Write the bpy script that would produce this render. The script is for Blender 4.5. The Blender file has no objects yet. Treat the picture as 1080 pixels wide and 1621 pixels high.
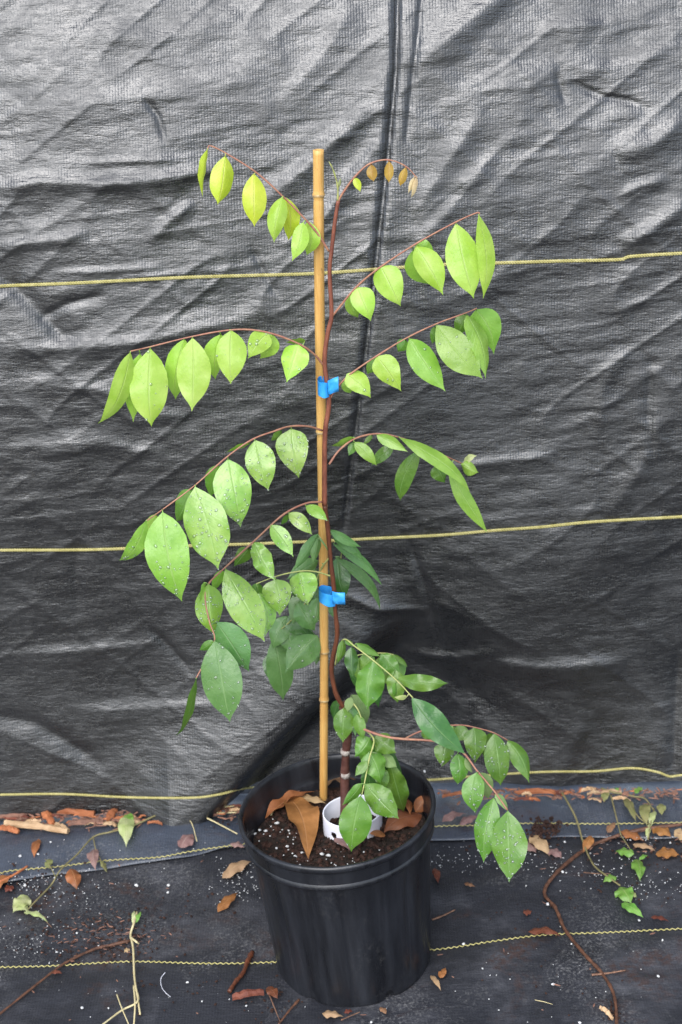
import bpy, math, random
import numpy as np
from mathutils import Vector, Matrix, noise as mnoise

random.seed(11)
S = bpy.context.scene
COL = S.collection

# ------------------------------------------------------------------ camera
F_PX = 2545.0
PITCH, ROLL = math.radians(24.7), math.radians(1.5)
CAM = Vector((0.0, -1.9, 1.60))
fwd = Vector((0, math.cos(PITCH), -math.sin(PITCH)))
up0 = Vector((0, math.sin(PITCH), math.cos(PITCH)))
rt0 = Vector((1, 0, 0))
RT = rt0*math.cos(ROLL) - up0*math.sin(ROLL)
UP = up0*math.cos(ROLL) + rt0*math.sin(ROLL)
cd = bpy.data.cameras.new("camera")
cam = bpy.data.objects.new("camera", cd)
COL.objects.link(cam)
m = Matrix((RT, UP, -fwd)).transposed().to_4x4()
m.translation = CAM
cam.matrix_world = m
cd.sensor_fit = 'VERTICAL'
cd.sensor_height = 22.3
cd.lens = 22.3*F_PX/1621.0
cd.clip_end = 300
cd.clip_start = 0.05
cd.dof.use_dof = True
cd.dof.focus_distance = 2.02
cd.dof.aperture_fstop = 5.0
S.camera = cam
S.render.resolution_x, S.render.resolution_y = 682, 1024

# ------------------------------------------------------------------ world + sun
SUN_EL, SUN_AZ = math.radians(46), math.radians(200)   # azimuth clockwise from +Y: behind the camera
w = bpy.data.worlds.new("World"); S.world = w; w.use_nodes = True
nt = w.node_tree; nt.nodes.clear()
sky = nt.nodes.new('ShaderNodeTexSky'); sky.sky_type = 'NISHITA'; sky.sun_disc = False
sky.sun_elevation = SUN_EL; sky.sun_rotation = SUN_AZ
sky.air_density = 1.0; sky.dust_density = 1.2; sky.ozone_density = 1.0
hs = nt.nodes.new('ShaderNodeHueSaturation'); hs.inputs['Saturation'].default_value = 0.6
bg = nt.nodes.new('ShaderNodeBackground'); bg.inputs['Strength'].default_value = 0.15
wo = nt.nodes.new('ShaderNodeOutputWorld')
nt.links.new(sky.outputs[0], hs.inputs['Color']); nt.links.new(hs.outputs[0], bg.inputs[0]); nt.links.new(bg.outputs[0], wo.inputs[0])
sd = bpy.data.lights.new("sun", 'SUN'); sd.energy = 1.5; sd.angle = math.radians(50); sd.color = (1, .99, .975)
sun = bpy.data.objects.new("sun", sd); COL.objects.link(sun)
sdir = Vector((math.sin(SUN_AZ)*math.cos(SUN_EL), math.cos(SUN_AZ)*math.cos(SUN_EL), math.sin(SUN_EL)))
sun.rotation_euler = sdir.to_track_quat('Z', 'Y').to_euler()
S.view_settings.view_transform = 'Standard'; S.view_settings.look = 'None'
S.view_settings.gamma = 1; S.view_settings.use_curve_mapping = False
S.view_settings.exposure = 1.15
S.render.engine = 'CYCLES'

# ------------------------------------------------------------------ pixel -> place helpers
def ray(px, py):
    return fwd + RT*((px-540)/F_PX) - UP*((py-810.5)/F_PX)
def PY(px, py, Y):                       # point at depth Y
    d = ray(px, py); return CAM + d*((Y-CAM.y)/d.y)
def PZ(px, py, Z):                       # point at height Z
    d = ray(px, py); return CAM + d*((Z-CAM.z)/d.z)
def mpx(p):                              # metres per photo pixel at p
    return (p-CAM).dot(fwd)/F_PX

# ------------------------------------------------------------------ numpy noise
_TAB = {}
def vnoise(x, y, seed):
    if seed not in _TAB: _TAB[seed] = np.random.RandomState(seed).rand(256, 256)*2-1
    T = _TAB[seed]
    xi = np.floor(x).astype(int); yi = np.floor(y).astype(int)
    fx = x-xi; fy = y-yi
    fx = fx*fx*fx*(fx*(fx*6-15)+10); fy = fy*fy*fy*(fy*(fy*6-15)+10)
    g = lambda a, b: T[a % 256, b % 256]
    return (g(xi, yi)*(1-fx)+g(xi+1, yi)*fx)*(1-fy) + (g(xi, yi+1)*(1-fx)+g(xi+1, yi+1)*fx)*fy
def aniso(x, y, ang, lx, ly, seed):
    c, s = math.cos(ang), math.sin(ang)
    return vnoise((x*c+y*s)/lx+37.3, (-x*s+y*c)/ly+11.7, seed)

# ------------------------------------------------------------------ object helpers
def link(name, me, mat=None, parent=None):
    o = bpy.data.objects.new(name, me); COL.objects.link(o)
    if mat is not None and me is not None:
        if not me.materials: me.materials.append(mat)
    if parent is not None: o.parent = parent
    return o
def tag(o, label=None, cat=None, group=None, kind=None):
    if label: o['label'] = label
    if cat: o['category'] = cat
    if group: o['group'] = group
    if kind: o['kind'] = kind
    return o
def empty(name, loc):
    o = bpy.data.objects.new(name, None); COL.objects.link(o); o.location = loc; o.empty_display_size = .05
    return o
def mesh(name, vs, fs, smooth=True, uv=None):
    me = bpy.data.meshes.new(name); me.from_pydata([tuple(v) for v in vs], [], fs)
    if smooth: me.polygons.foreach_set('use_smooth', [True]*len(me.polygons))
    if uv is not None:
        ul = me.uv_layers.new(name='UVMap')
        li = np.zeros(len(me.loops), dtype=int); me.loops.foreach_get('vertex_index', li)
        ul.data.foreach_set('uv', np.array(uv, dtype=float)[li].ravel())
    me.update(); return me
def put_child(o, parent):                # parent without moving (parents are unrotated empties)
    o.parent = parent; o.matrix_parent_inverse = Matrix.Translation(-parent.location)

def catmull(pts, n):
    P = [Vector(p) for p in pts]
    if len(P) < 3: return [P[0].lerp(P[-1], i/n) for i in range(n+1)]
    out = []; segs = len(P)-1
    for i in range(n+1):
        t = i/n*segs; k = min(int(t), segs-1); f = t-k
        p0 = P[k-1] if k > 0 else P[k]*2-P[k+1]; p1 = P[k]; p2 = P[k+1]
        p3 = P[k+2] if k+2 < len(P) else P[k+1]*2-P[k]
        out.append(.5*((2*p1)+(p2-p0)*f+(2*p0-5*p1+4*p2-p3)*f*f+(3*p1-p0-3*p2+p3)*f**3))
    return out
def tube_geo(path, rad, sides=8, vs=None, fs=None, flat=1.0):
    vs = [] if vs is None else vs; fs = [] if fs is None else fs
    n = len(path); base = len(vs)
    ref = Vector((0.13, 0.27, .95)) if abs((path[-1]-path[0]).normalized().z) < .9 else Vector((0, -1, 0.1))
    for i, p in enumerate(path):
        t = (path[min(i+1, n-1)]-path[max(i-1, 0)]).normalized()
        a = t.cross(ref).normalized(); b = a.cross(t)
        r = rad(i/(n-1)) if callable(rad) else rad
        for k in range(sides):
            an = 2*math.pi*k/sides
            vs.append(p + a*(r*math.cos(an)) + b*(r*flat*math.sin(an)))
    for i in range(n-1):
        for k in range(sides):
            k2 = (k+1) % sides
            fs.append((base+i*sides+k, base+i*sides+k2, base+(i+1)*sides+k2, base+(i+1)*sides+k))
    fs.append(tuple(base+k for k in range(sides))[::-1])
    fs.append(tuple(base+(n-1)*sides+k for k in range(sides)))
    return vs, fs
def tube(name, path, rad, mat, parent=None, sides=8, flat=1.0):
    vs, fs = tube_geo(path, rad, sides, flat=flat)
    o = link(name, mesh(name, vs, fs), mat)
    if parent: put_child(o, parent)
    return o
def lathe(name, prof, n=96, mod=None):
    vs = []; fs = []
    for j, (r, z) in enumerate(prof):
        for i in range(n):
            a = 2*math.pi*i/n
            rr, zz = (r, z) if mod is None else mod(j, a, r, z)
            vs.append((rr*math.cos(a), rr*math.sin(a), zz))
    for j in range(len(prof)-1):
        for i in range(n):
            i2 = (i+1) % n
            fs.append((j*n+i, j*n+i2, (j+1)*n+i2, (j+1)*n+i))
    return mesh(name, vs, fs)

# ------------------------------------------------------------------ materials
class NT:
    def __init__(s, name):
        s.m = bpy.data.materials.new(name); s.m.use_nodes = True; s.t = s.m.node_tree; s.t.nodes.clear()
        s.out = s.n('ShaderNodeOutputMaterial'); s.b = s.n('ShaderNodeBsdfPrincipled'); s.l(s.b.outputs[0], s.out.inputs[0])
    def n(s, ty, **k):
        nd = s.t.nodes.new(ty)
        for a, b in k.items(): setattr(nd, a, b)
        return nd
    def l(s, a, b): s.t.links.new(a, b)
    def set(s, nd, i, v):
        if hasattr(v, 'is_linked') or hasattr(v, 'links'): s.l(v, nd.inputs[i])
        else: nd.inputs[i].default_value = v
    def noise(s, sc, det=4, co=None, rough=.55, dist=0):
        nd = s.n('ShaderNodeTexNoise'); nd.inputs['Scale'].default_value = sc; nd.inputs['Detail'].default_value = det
        nd.inputs['Roughness'].default_value = rough; nd.inputs['Distortion'].default_value = dist
        if co is not None: s.l(co, nd.inputs['Vector'])
        return nd.outputs['Fac']
    def ramp(s, fac, stops):
        nd = s.n('ShaderNodeValToRGB'); s.l(fac, nd.inputs[0]); e = nd.color_ramp.elements
        while len(e) < len(stops): e.new(.5)
        for el, (p, c) in zip(e, stops):
            el.position = p; el.color = (c, c, c, 1) if isinstance(c, (int, float)) else (*c, 1)
        return nd.outputs[0]
    def mix(s, f, a, b, mode='MIX'):
        nd = s.n('ShaderNodeMix', data_type='RGBA', blend_type=mode)
        s.set(nd, 0, f)
        for i, v in ((6, a), (7, b)):
            if hasattr(v, 'links'): s.l(v, nd.inputs[i])
            else: nd.inputs[i].default_value = (*v, 1) if len(v) == 3 else v
        return nd.outputs[2]
    def math(s, op, a, b=0.0, c=None):
        nd = s.n('ShaderNodeMath', operation=op); s.set(nd, 0, a); s.set(nd, 1, b)
        if c is not None: s.set(nd, 2, c)
        return nd.outputs[0]
    def coord(s, which='Object'):
        return s.n('ShaderNodeTexCoord').outputs[which]
    def mapping(s, co, sc=(1, 1, 1), rot=(0, 0, 0)):
        nd = s.n('ShaderNodeMapping'); s.l(co, nd.inputs[0]); nd.inputs['Scale'].default_value = sc; nd.inputs['Rotation'].default_value = rot
        return nd.outputs[0]
    def bump(s, h, strength=.3, dist=.001, normal=None):
        nd = s.n('ShaderNodeBump'); nd.inputs['Strength'].default_value = strength; nd.inputs['Distance'].default_value = dist
        s.l(h, nd.inputs['Height'])
        if normal is not None: s.l(normal, nd.inputs['Normal'])
        return nd.outputs[0]
    def fin(s, col=None, rough=None, normal=None, spec=None):
        if col is not None:
            if hasattr(col, 'links'): s.l(col, s.b.inputs['Base Color'])
            else: s.b.inputs['Base Color'].default_value = (*col, 1)
        if rough is not None: s.set(s.b, 'Roughness', rough)
        if normal is not None: s.l(normal, s.b.inputs['Normal'])
        if spec is not None: s.set(s.b, 'Specular IOR Level', spec)
        return s.m

def cloth_mat(name, base, dust, axes, rough, spec, dustamt, sparkle, wv=.0016, ribd=.0012):
    t = NT(name); co = t.coord('Object')
    def wave(direction, sc, dist=0.6):
        n = t.n('ShaderNodeTexWave', wave_type='BANDS', bands_direction=direction); t.l(co, n.inputs[0])
        n.inputs['Scale'].default_value = sc; n.inputs['Distortion'].default_value = dist; n.inputs['Detail'].default_value = 1
        n.inputs['Detail Scale'].default_value = 2
        return n.outputs['Fac']
    rib = wave(axes[0], .314/.0042); weft = wave(axes[1], .314/.0024, 1.0)
    ns = (60, 1, 240) if axes[1] == 'Z' else (60, 240, 1)
    fl = t.noise(1.0, 3, t.mapping(co, ns), .7)
    fine = t.noise(700, 2, co)
    big = t.noise(7, 5, co, .6, .4)
    mid = t.noise(45, 4, t.mapping(co, (.7, 1, 1.6)), .65)
    h = t.math('ADD', t.math('MULTIPLY', rib, .5), t.math('MULTIPLY', weft, .25))
    n1 = t.bump(h, .24, ribd)
    n2 = t.bump(fl, sparkle, .0048, n1)
    blot = t.noise(19, 5, t.mapping(co, (.9, 1, 1.15)), .62, .3)
    n3 = t.bump(t.math('ADD', t.math('MULTIPLY', mid, .35), blot), sparkle*.9, .0055, n2)
    col = t.mix(t.ramp(mid, [(.35, 0), (.7, 1)]), base, tuple(c*1.35 for c in base))
    d = t.ramp(t.math('MULTIPLY', t.ramp(big, [(.48, 0), (.72, 1)]), t.ramp(mid, [(.35, .2), (.65, 1)])), [(0, 0), (1, dustamt)])
    col = t.mix(d, col, dust)
    col = t.mix(t.ramp(fine, [(.3, .0), (.75, .35)]), col, tuple(c*.4 for c in base))
    if name != 'woven_fence_fabric':
        pm = t.ramp(t.noise(4.5, 5, co, .68, .6), [(.50, 0), (.66, 1)]); sp = t.ramp(t.noise(260, 4, co, .7), [(.50, 0), (.64, 1)])
        col = t.mix(t.math('MULTIPLY', t.math('MULTIPLY', pm, sp), .5), col, (.24, .235, .23))
        mud = t.ramp(t.noise(6.5, 5, t.mapping(co, (1, 1.4, 1)), .65, .5), [(.56, 0), (.68, .75)])
        col = t.mix(t.math('MULTIPLY', mud, t.ramp(t.noise(120, 4, co), [(.4, 0), (.55, 1)])), col, (.045, .022, .016))
    r = t.math('ADD', t.ramp(t.math('ADD', t.math('MULTIPLY', blot, .65), t.math('MULTIPLY', fl, .35)), [(.40, .0), (.60, .30)]), rough-.12)
    r = t.math('ADD', r, t.math('MULTIPLY', d, .3))
    return t.fin(col, r, n3, spec)

M = {}
M['fence'] = cloth_mat('woven_fence_fabric', (.010, .0103, .011), (.045, .046, .048), ('X', 'Z'), .29, .85, .2, .34)
M['fence'].node_tree.nodes['Principled BSDF'].inputs['IOR'].default_value = 1.58
M['ground'] = cloth_mat('woven_ground_fabric', (.017, .018, .023), (.13, .13, .145), ('X', 'Y'), .50, .45, .6, .35)
M['strip'] = cloth_mat('woven_strip_fabric', (.034, .043, .062), (.10, .11, .13), ('X', 'Y'), .36, .8, .2, .25)

def simple(name, c1, c2, sc, rough=.6, bs=.3, bd=.001, spec=.4, det=4, stretch=(1, 1, 1), objvar=0):
    t = NT(name); co = t.mapping(t.coord(), stretch); n = t.noise(sc, det, co)
    col = t.mix(t.ramp(n, [(.3, 0), (.7, 1)]), c1, c2)
    if objvar:
        oi = t.n('ShaderNodeObjectInfo'); hsv = t.n('ShaderNodeHueSaturation')
        t.l(t.math('ADD', t.math('MULTIPLY', oi.outputs['Random'], objvar), 1-objvar/2), hsv.inputs['Value']); t.l(col, hsv.inputs['Color']); col = hsv.outputs[0]
    return t.fin(col, rough, t.bump(n, bs, bd), spec)
M['thread'] = simple('yellow_marker_thread', (.33, .29, .09), (.50, .45, .20), 120, .6)
M['pot'] = None
def pot_mat():
    t = NT('black_pot_plastic'); co = t.coord()
    streak = t.noise(1, 4, t.mapping(co, (34, 34, 2.5)), .6)
    fine = t.noise(160, 3, co); dust = t.noise(9, 5, co, .7, .5)
    col = t.mix(t.ramp(streak, [(.35, 0), (.75, 1)]), (.005, .0055, .0075), (.022, .024, .030))
    col = t.mix(t.math('MULTIPLY', t.ramp(dust, [(.55, 0), (.75, 1)]), t.ramp(fine, [(.5, 0), (.7, .25)])), col, (.12, .115, .11))
    r = t.ramp(streak, [(.3, .24), (.7, .42)])
    return t.fin(col, r, t.bump(t.math('ADD', streak, t.math('MULTIPLY', fine, .3)), .35, .0025), .5)
M['pot'] = pot_mat()
def bamboo_mat():
    t = NT('bamboo_culm'); co = t.coord()
    st = t.noise(1, 5, t.mapping(co, (420, 420, 6)), .6); bl = t.noise(9, 4, co, .6)
    sp = t.noise(150, 3, t.mapping(co, (1, 1, .4)))
    col = t.mix(t.ramp(st, [(.3, 0), (.7, 1)]), (.50, .27, .07), (.66, .41, .14))
    col = t.mix(t.ramp(bl, [(.45, 0), (.75, .6)]), col, (.40, .17, .035))
    col = t.mix(t.ramp(sp, [(.66, 0), (.74, .7)]), col, (.10, .05, .02))
    return t.fin(col, .38, t.bump(st, .2, .0008), .4)
M['bamboo'] = bamboo_mat()
M['bamboo_node'] = simple('bamboo_node_scar', (.55, .42, .22), (.30, .17, .06), 260, .6)
M['stem_red'] = simple('young_red_stem', (.13, .038, .025), (.25, .085, .05), 180, .5, stretch=(1, 1, .3))
M['stem_brown'] = simple('brown_stem', (.060, .019, .010), (.15, .048, .022), 160, .45, .4, .0015, stretch=(1, 1, .3))
M['trunk'] = simple('grey_red_bark', (.045, .011, .008), (.11, .045, .034), 60, .6, .5, .002, stretch=(1, 1, 1.6))
M['rachis'] = simple('pink_brown_leaf_stalk', (.27, .10, .075), (.38, .20, .12), 150, .5)
M['rachis_green'] = simple('pale_green_leaf_stalk', (.30, .34, .10), (.42, .42, .16), 150, .5)
M['scar'] = simple('whitish_bark_scar', (.10, .05, .04), (.50, .46, .42), 150, .7, .5, .002)
M['tape'] = simple('blue_tie_tape', (.02, .25, .66), (.05, .36, .80), 110, .38, .25, .002)
M['white'] = simple('white_plastic', (.72, .72, .80), (.80, .80, .86), 30, .35, .05)
M['soil'] = simple('dark_potting_soil', (.006, .004, .003), (.026, .015, .010), 160, .8, .8, .004, .3, 6)
M['crumb'] = simple('soil_crumb', (.012, .006, .005), (.055, .024, .015), 90, .8, .5, .002, .3, 3)
M['perlite'] = simple('white_perlite', (.40, .40, .39), (.72, .72, .72), 200, .8)
M['twig'] = simple('dry_brown_twig', (.09, .045, .028), (.22, .12, .075), 120, .7, .5, .002, objvar=.5)
M['vine'] = simple('brown_vine_bark', (.055, .024, .014), (.14, .062, .034), 110, .6, .5, .002)
M['straw'] = simple('pale_straw', (.46, .38, .19), (.60, .52, .30), 90, .6)
M['weed_stem'] = simple('olive_weed_stem', (.13, .12, .05), (.24, .20, .09), 90, .6)
M['bark_orange'] = simple('orange_bark_chip', (.22, .065, .022), (.40, .14, .055), 60, .7, .5, .003, objvar=.5)
M['bark_tan'] = simple('tan_bark_chip', (.30, .18, .09), (.50, .34, .20), 60, .7, .5, .003, objvar=.4)
M['bark_brown'] = simple('brown_bark_chip', (.10, .045, .03), (.24, .12, .08), 60, .7, .5, .003, objvar=.6)
M['bark_red'] = simple('red_brown_bark', (.09, .022, .014), (.19, .055, .03), 60, .7, .5, .003, objvar=.4)

def leaf_mat(name, c, c2, vein, trans=.35, rough=.38, spec=.5, mott=.5, tcol=None):
    t = NT(name)
    uv = t.n('ShaderNodeUVMap').outputs[0]; sep = t.n('ShaderNodeSeparateXYZ'); t.l(uv, sep.inputs[0])
    au = t.math('ABSOLUTE', t.math('SUBTRACT', sep.outputs[0], .5))
    rib = t.math('MULTIPLY', t.ramp(au, [(.0, 1), (.035, 0)]), .8)
    ph = t.math('SUBTRACT', t.math('MULTIPLY', sep.outputs[1], 11.), t.math('MULTIPLY', au, 5.5))
    lat = t.ramp(t.math('PINGPONG', ph, .5), [(0, 1), (.09, 0)])
    lat = t.math('MULTIPLY', lat, .12)
    veins = t.math('MAXIMUM', rib, lat)
    co = t.coord(); n = t.noise(38, 4, co, .6); nf = t.noise(300, 3, co)
    col = t.mix(t.ramp(n, [(.35, 0), (.68, 1)]), c, c2)
    oi = t.n('ShaderNodeObjectInfo'); hsv = t.n('ShaderNodeHueSaturation')
    t.l(t.math('ADD', t.math('MULTIPLY', oi.outputs['Random'], .26), .87), hsv.inputs['Value'])
    t.l(t.math('ADD', t.math('MULTIPLY', oi.outputs['Random'], .022), .489), hsv.inputs['Hue'])
    t.l(col, hsv.inputs['Color']); col = t.mix(veins, hsv.outputs[0], vein)
    h = t.math('SUBTRACT', t.math('MULTIPLY', nf, .12), t.math('MULTIPLY', veins, .8))
    h = t.math('ADD', h, t.math('MULTIPLY', t.noise(60, 3, co), 1.4))
    nm = t.bump(h, .45, .0018)
    t.fin(col, t.math('ADD', t.math('MULTIPLY', n, .2), rough-.15), nm, spec)
    tr = t.n('ShaderNodeBsdfTranslucent'); t.l(nm, tr.inputs['Normal'])
    tc = tcol or tuple(min(1, x*1.5) for x in c2)
    t.l(t.mix(.7, col, tc), tr.inputs['Color'])
    mx = t.n('ShaderNodeMixShader'); mx.inputs[0].default_value = trans
    t.l(t.b.outputs[0], mx.inputs[1]); t.l(tr.outputs[0], mx.inputs[2]); t.l(mx.outputs[0], t.out.inputs[0])
    return t.m
L = {
 'yel': leaf_mat('young_yellow_green_leaf', (.42, .54, .03), (.56, .63, .06), (.60, .58, .16), .34, .36),
 'lime': leaf_mat('fresh_lime_leaf', (.31, .55, .050), (.44, .65, .12), (.42, .55, .16), .36, .34),
 'mid': leaf_mat('mid_green_leaf', (.18, .35, .038), (.26, .44, .07), (.32, .48, .14), .3, .30),
 'wet': leaf_mat('wet_green_leaf', (.19, .37, .050), (.34, .51, .13), (.28, .45, .12), .28, .24, .6),
 'grn': leaf_mat('deep_green_leaf', (.078, .19, .022), (.13, .255, .038), (.20, .34, .10), .26, .30),
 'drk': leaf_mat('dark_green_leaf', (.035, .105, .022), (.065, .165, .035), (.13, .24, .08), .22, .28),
 'blu': leaf_mat('blue_green_leaf', (.080, .19, .046), (.125, .25, .075), (.19, .31, .12), .22, .30),
 'pal': leaf_mat('pale_leaf_underside', (.17, .28, .09), (.24, .34, .13), (.30, .40, .18), .32, .5, .3),
 'brz': leaf_mat('bronze_young_leaf', (.38, .22, .03), (.52, .36, .06), (.50, .22, .06), .4, .4),
 'cream': leaf_mat('cream_bud_leaf', (.60, .42, .25), (.68, .58, .32), (.6, .4, .2), .35, .5),
 'dead': leaf_mat('dead_orange_brown_leaf', (.20, .080, .024), (.36, .15, .05), (.40, .20, .09), .12, .5, .35),
 'deadbr': leaf_mat('dead_brown_leaf', (.14, .065, .035), (.25, .13, .07), (.36, .22, .13), .1, .55, .3),
 'deadred': leaf_mat('dead_red_brown_leaf', (.10, .028, .016), (.17, .05, .025), (.22, .09, .05), .08, .4, .4),
 'deadtan': leaf_mat('dead_tan_leaf', (.30, .19, .10), (.46, .30, .17), (.5, .36, .2), .12, .6, .3),
 'deadpink': leaf_mat('dead_pink_grey_leaf', (.18, .10, .09), (.30, .18, .16), (.4, .3, .26), .12, .6, .3),
 'weed': leaf_mat('weed_green_leaf', (.12, .30, .04), (.22, .40, .08), (.35, .45, .16), .3, .4),
 'weedpale': leaf_mat('yellowing_weed_leaf', (.36, .44, .14), (.55, .56, .30), (.5, .5, .25), .3, .5),
 'olive': leaf_mat('olive_withered_leaf', (.16, .17, .06), (.24, .22, .09), (.3, .28, .14), .2, .6, .3),
}
def drop_mat():
    t = NT('water'); t.t.nodes.remove(t.b)
    fr = t.n('ShaderNodeFresnel'); fr.inputs[0].default_value = 1.45
    tr = t.n('ShaderNodeBsdfTransparent'); gl = t.n('ShaderNodeBsdfGlossy'); gl.inputs['Roughness'].default_value = .06
    df = t.n('ShaderNodeBsdfDiffuse'); df.inputs[0].default_value = (.75, .85, .70, 1)
    m1 = t.n('ShaderNodeMixShader'); m1.inputs[0].default_value = .10; t.l(tr.outputs[0], m1.inputs[1]); t.l(df.outputs[0], m1.inputs[2])
    m2 = t.n('ShaderNodeMixShader'); t.l(t.math('ADD', fr.outputs[0], .06), m2.inputs[0]); t.l(m1.outputs[0], m2.inputs[1]); t.l(gl.outputs[0], m2.inputs[2])
    t.l(m2.outputs[0], t.out.inputs[0]); return t.m
M['drop'] = drop_mat()

# ------------------------------------------------------------------ FENCE (black woven fabric)
Y_F = .40
def fence_xy(px, py):
    p = PY(px, py, Y_F+.0); return p.x, p.z
CR = []   # creases: points, amplitude towards the viewer, width above/left, width below/right (m)
def crease(pts, amp, wa, wb, taper=.25):
    horiz = abs(pts[0][0]-pts[-1][0]) > .5*abs(pts[0][1]-pts[-1][1])
    if amp > 0 and horiz: amp, wa, wb = amp*.56, wa*.55, max(wb*2.5, wa*.9)
    elif amp > 0: amp, wa, wb = amp*.5, wa*1.3, wb*1.3
    elif len(pts) < 6: amp, wa, wb = amp*.42, wa*1.2, wb*1.2
    CR.append(([fence_xy(*p) for p in pts], amp, wa, wb, taper))
crease([(637, -40), (630, 120), (614, 270), (600, 380), (583, 520), (566, 650), (552, 760), (543, 850)], -.0065, .0038, .0042, .06)
crease([(622, -40), (616, 120), (600, 270), (586, 380), (570, 520), (552, 650), (538, 760)], .007, .014, .006, .1)
crease([(652, -40), (645, 120), (628, 270), (612, 400), (596, 520)], .004, .010, .016, .1)
crease([(680, -40), (668, 60), (655, 150), (645, 240)], -.009, .003, .004, .1)
crease([(840, -30), (770, 30), (700, 85), (655, 125)], .017, .030, .004)
crease([(622, 148), (560, 205), (470, 285), (400, 335)], .013, .022, .005)
crease([(612, 222), (550, 300), (490, 380)], .011, .018, .005)
crease([(770, 185), (700, 280), (655, 350)], .009, .020, .006)
crease([(790, 250), (720, 330), (650, 400)], .008, .020, .006)
crease([(-20, 305), (60, 293), (150, 294), (250, 288), (350, 272)], .014, .018, .004, .15)
crease([(120, 264), (200, 261), (310, 256)], .006, .008, .003)
crease([(-20, 394), (40, 387), (110, 376), (140, 372)], .012, .014, .004)
crease([(80, 432), (180, 427), (260, 423)], .006, .006, .003)
crease([(180, 440), (300, 430)], .005, .005, .003)
crease([(-20, 425), (20, 455), (60, 492), (120, 545)], -.022, .020, .011)
crease([(305, 325), (270, 352), (232, 385)], .008, .014, .005)
crease([(222, 165), (244, 192), (260, 238)], -.010, .004, .004)
crease([(395, 390), (415, 430), (445, 475)], -.007, .004, .004)
crease([(170, 465), (110, 480), (60, 505)], -.010, .005, .005)
crease([(890, 125), (897, 150), (905, 178)], -.008, .004, .004)
crease([(912, 142), (960, 163), (1010, 172), (1040, 182)], -.009, .004, .005)
crease([(1095, 195), (1040, 235), (980, 248)], .013, .022, .005)
crease([(1095, 325), (1050, 350), (985, 395)], .013, .020, .005)
crease([(1060, 285), (1010, 302), (980, 318)], .008, .010, .004)
crease([(890, 110), (800, 150), (700, 180)], .008, .018, .010)
crease([(1090, 90), (980, 120), (900, 120)], .009, .022, .008)
crease([(990, 560), (955, 600), (945, 690)], .008, .012, .016)
crease([(1040, 640), (1020, 720), (960, 810)], .010, .014, .018)
crease([(1030, 560), (1025, 650), (1030, 720)], -.008, .005, .008)
crease([(700, 735), (800, 722), (880, 716)], .008, .012, .006)
crease([(648, 850), (672, 920), (692, 1000), (700, 1050)], -.012, .005, .006)
crease([(530, 930), (600, 958), (680, 966)], .009, .012, .003)
crease([(760, 1040), (850, 1050), (990, 1040)], .012, .020, .012)
crease([(640, 1050), (720, 1045), (800, 1020)], .011, .020, .010)
crease([(-20, 545), (100, 545), (230, 535), (430, 490)], .010, .020, .006)
crease([(60, 600), (180, 608), (300, 600)], .006, .012, .006)
crease([(150, 600), (210, 640), (300, 650)], .005, .010, .010)
crease([(130, 830), (122, 900), (128, 980)], -.008, .010, .010)
crease([(235, 985), (270, 1020), (305, 1060)], -.010, .005, .006)
crease([(-20, 1125), (60, 1140), (120, 1175), (170, 1205)], -.016, .014, .014)
crease([(0, 1030), (120, 1025), (260, 1010)], .007, .018, .012)
crease([(120, 1120), (260, 1110), (380, 1090)], .008, .018, .012)
crease([(0, 700), (160, 690), (300, 720)], .007, .020, .012)
crease([(1075, 1020), (1068, 1130), (1062, 1240)], -.012, .008, .010)
crease([(930, 1120), (900, 1190), (880, 1250)], .010, .030, .014)
crease([(0, 200), (120, 170), (300, 150), (450, 100)], .008, .030, .012)
crease([(100, 60), (250, 80), (380, 40)], .008, .020, .010)
crease([(560, 20), (520, 90), (440, 180)], .008, .020, .010)
crease([(860, 60), (980, 50), (1090, 20)], .009, .020, .010)
def segdist(X, Z, a, b):
    ax, az = a; bx, bz = b; dx, dz = bx-ax, bz-az; L2 = dx*dx+dz*dz
    t = np.clip(((X-ax)*dx+(Z-az)*dz)/L2, 0, 1)
    qx = X-(ax+t*dx); qz = Z-(az+t*dz)
    return np.sqrt(qx*qx+qz*qz), t, np.sign(dx*qz-dz*qx), math.sqrt(L2)
def polydist(X, Z, pts):
    best = np.full(X.shape, 1e9); s = np.zeros(X.shape); al = np.zeros(X.shape)
    Ls = [math.dist(pts[i], pts[i+1]) for i in range(len(pts)-1)]; tot = sum(Ls); acc = 0
    for i in range(len(pts)-1):
        d, t, sg, l = segdist(X, Z, pts[i], pts[i+1])
        m_ = d < best; best = np.where(m_, d, best); s = np.where(m_, sg, s); al = np.where(m_, (acc+t*l)/tot, al); acc += Ls[i]
    return best, s, al
FOLD = [(lambda q: (q.x, q.z))(PY(p[0], p[1], Y_F-.045)) for p in [(625, 935), (600, 975), (560, 1040), (520, 1088), (470, 1128), (430, 1168), (380, 1218), (318, 1280), (290, 1310)]]
def gnd(X, Yv):                                   # ground relief, gently rising to the right
    X = np.asarray(X, float); Yv = np.asarray(Yv, float)
    n = .005*vnoise(X*5+3, Yv*7+9, 5) + .0022*vnoise(X*16, Yv*22, 6) + .003*aniso(X, Yv, .15, .25, .05, 9)
    k = 1-.7*np.exp(-((X+.01)**2+Yv**2)/.02)
    return .026*np.clip(X, -.8, .8) + n*k
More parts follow.
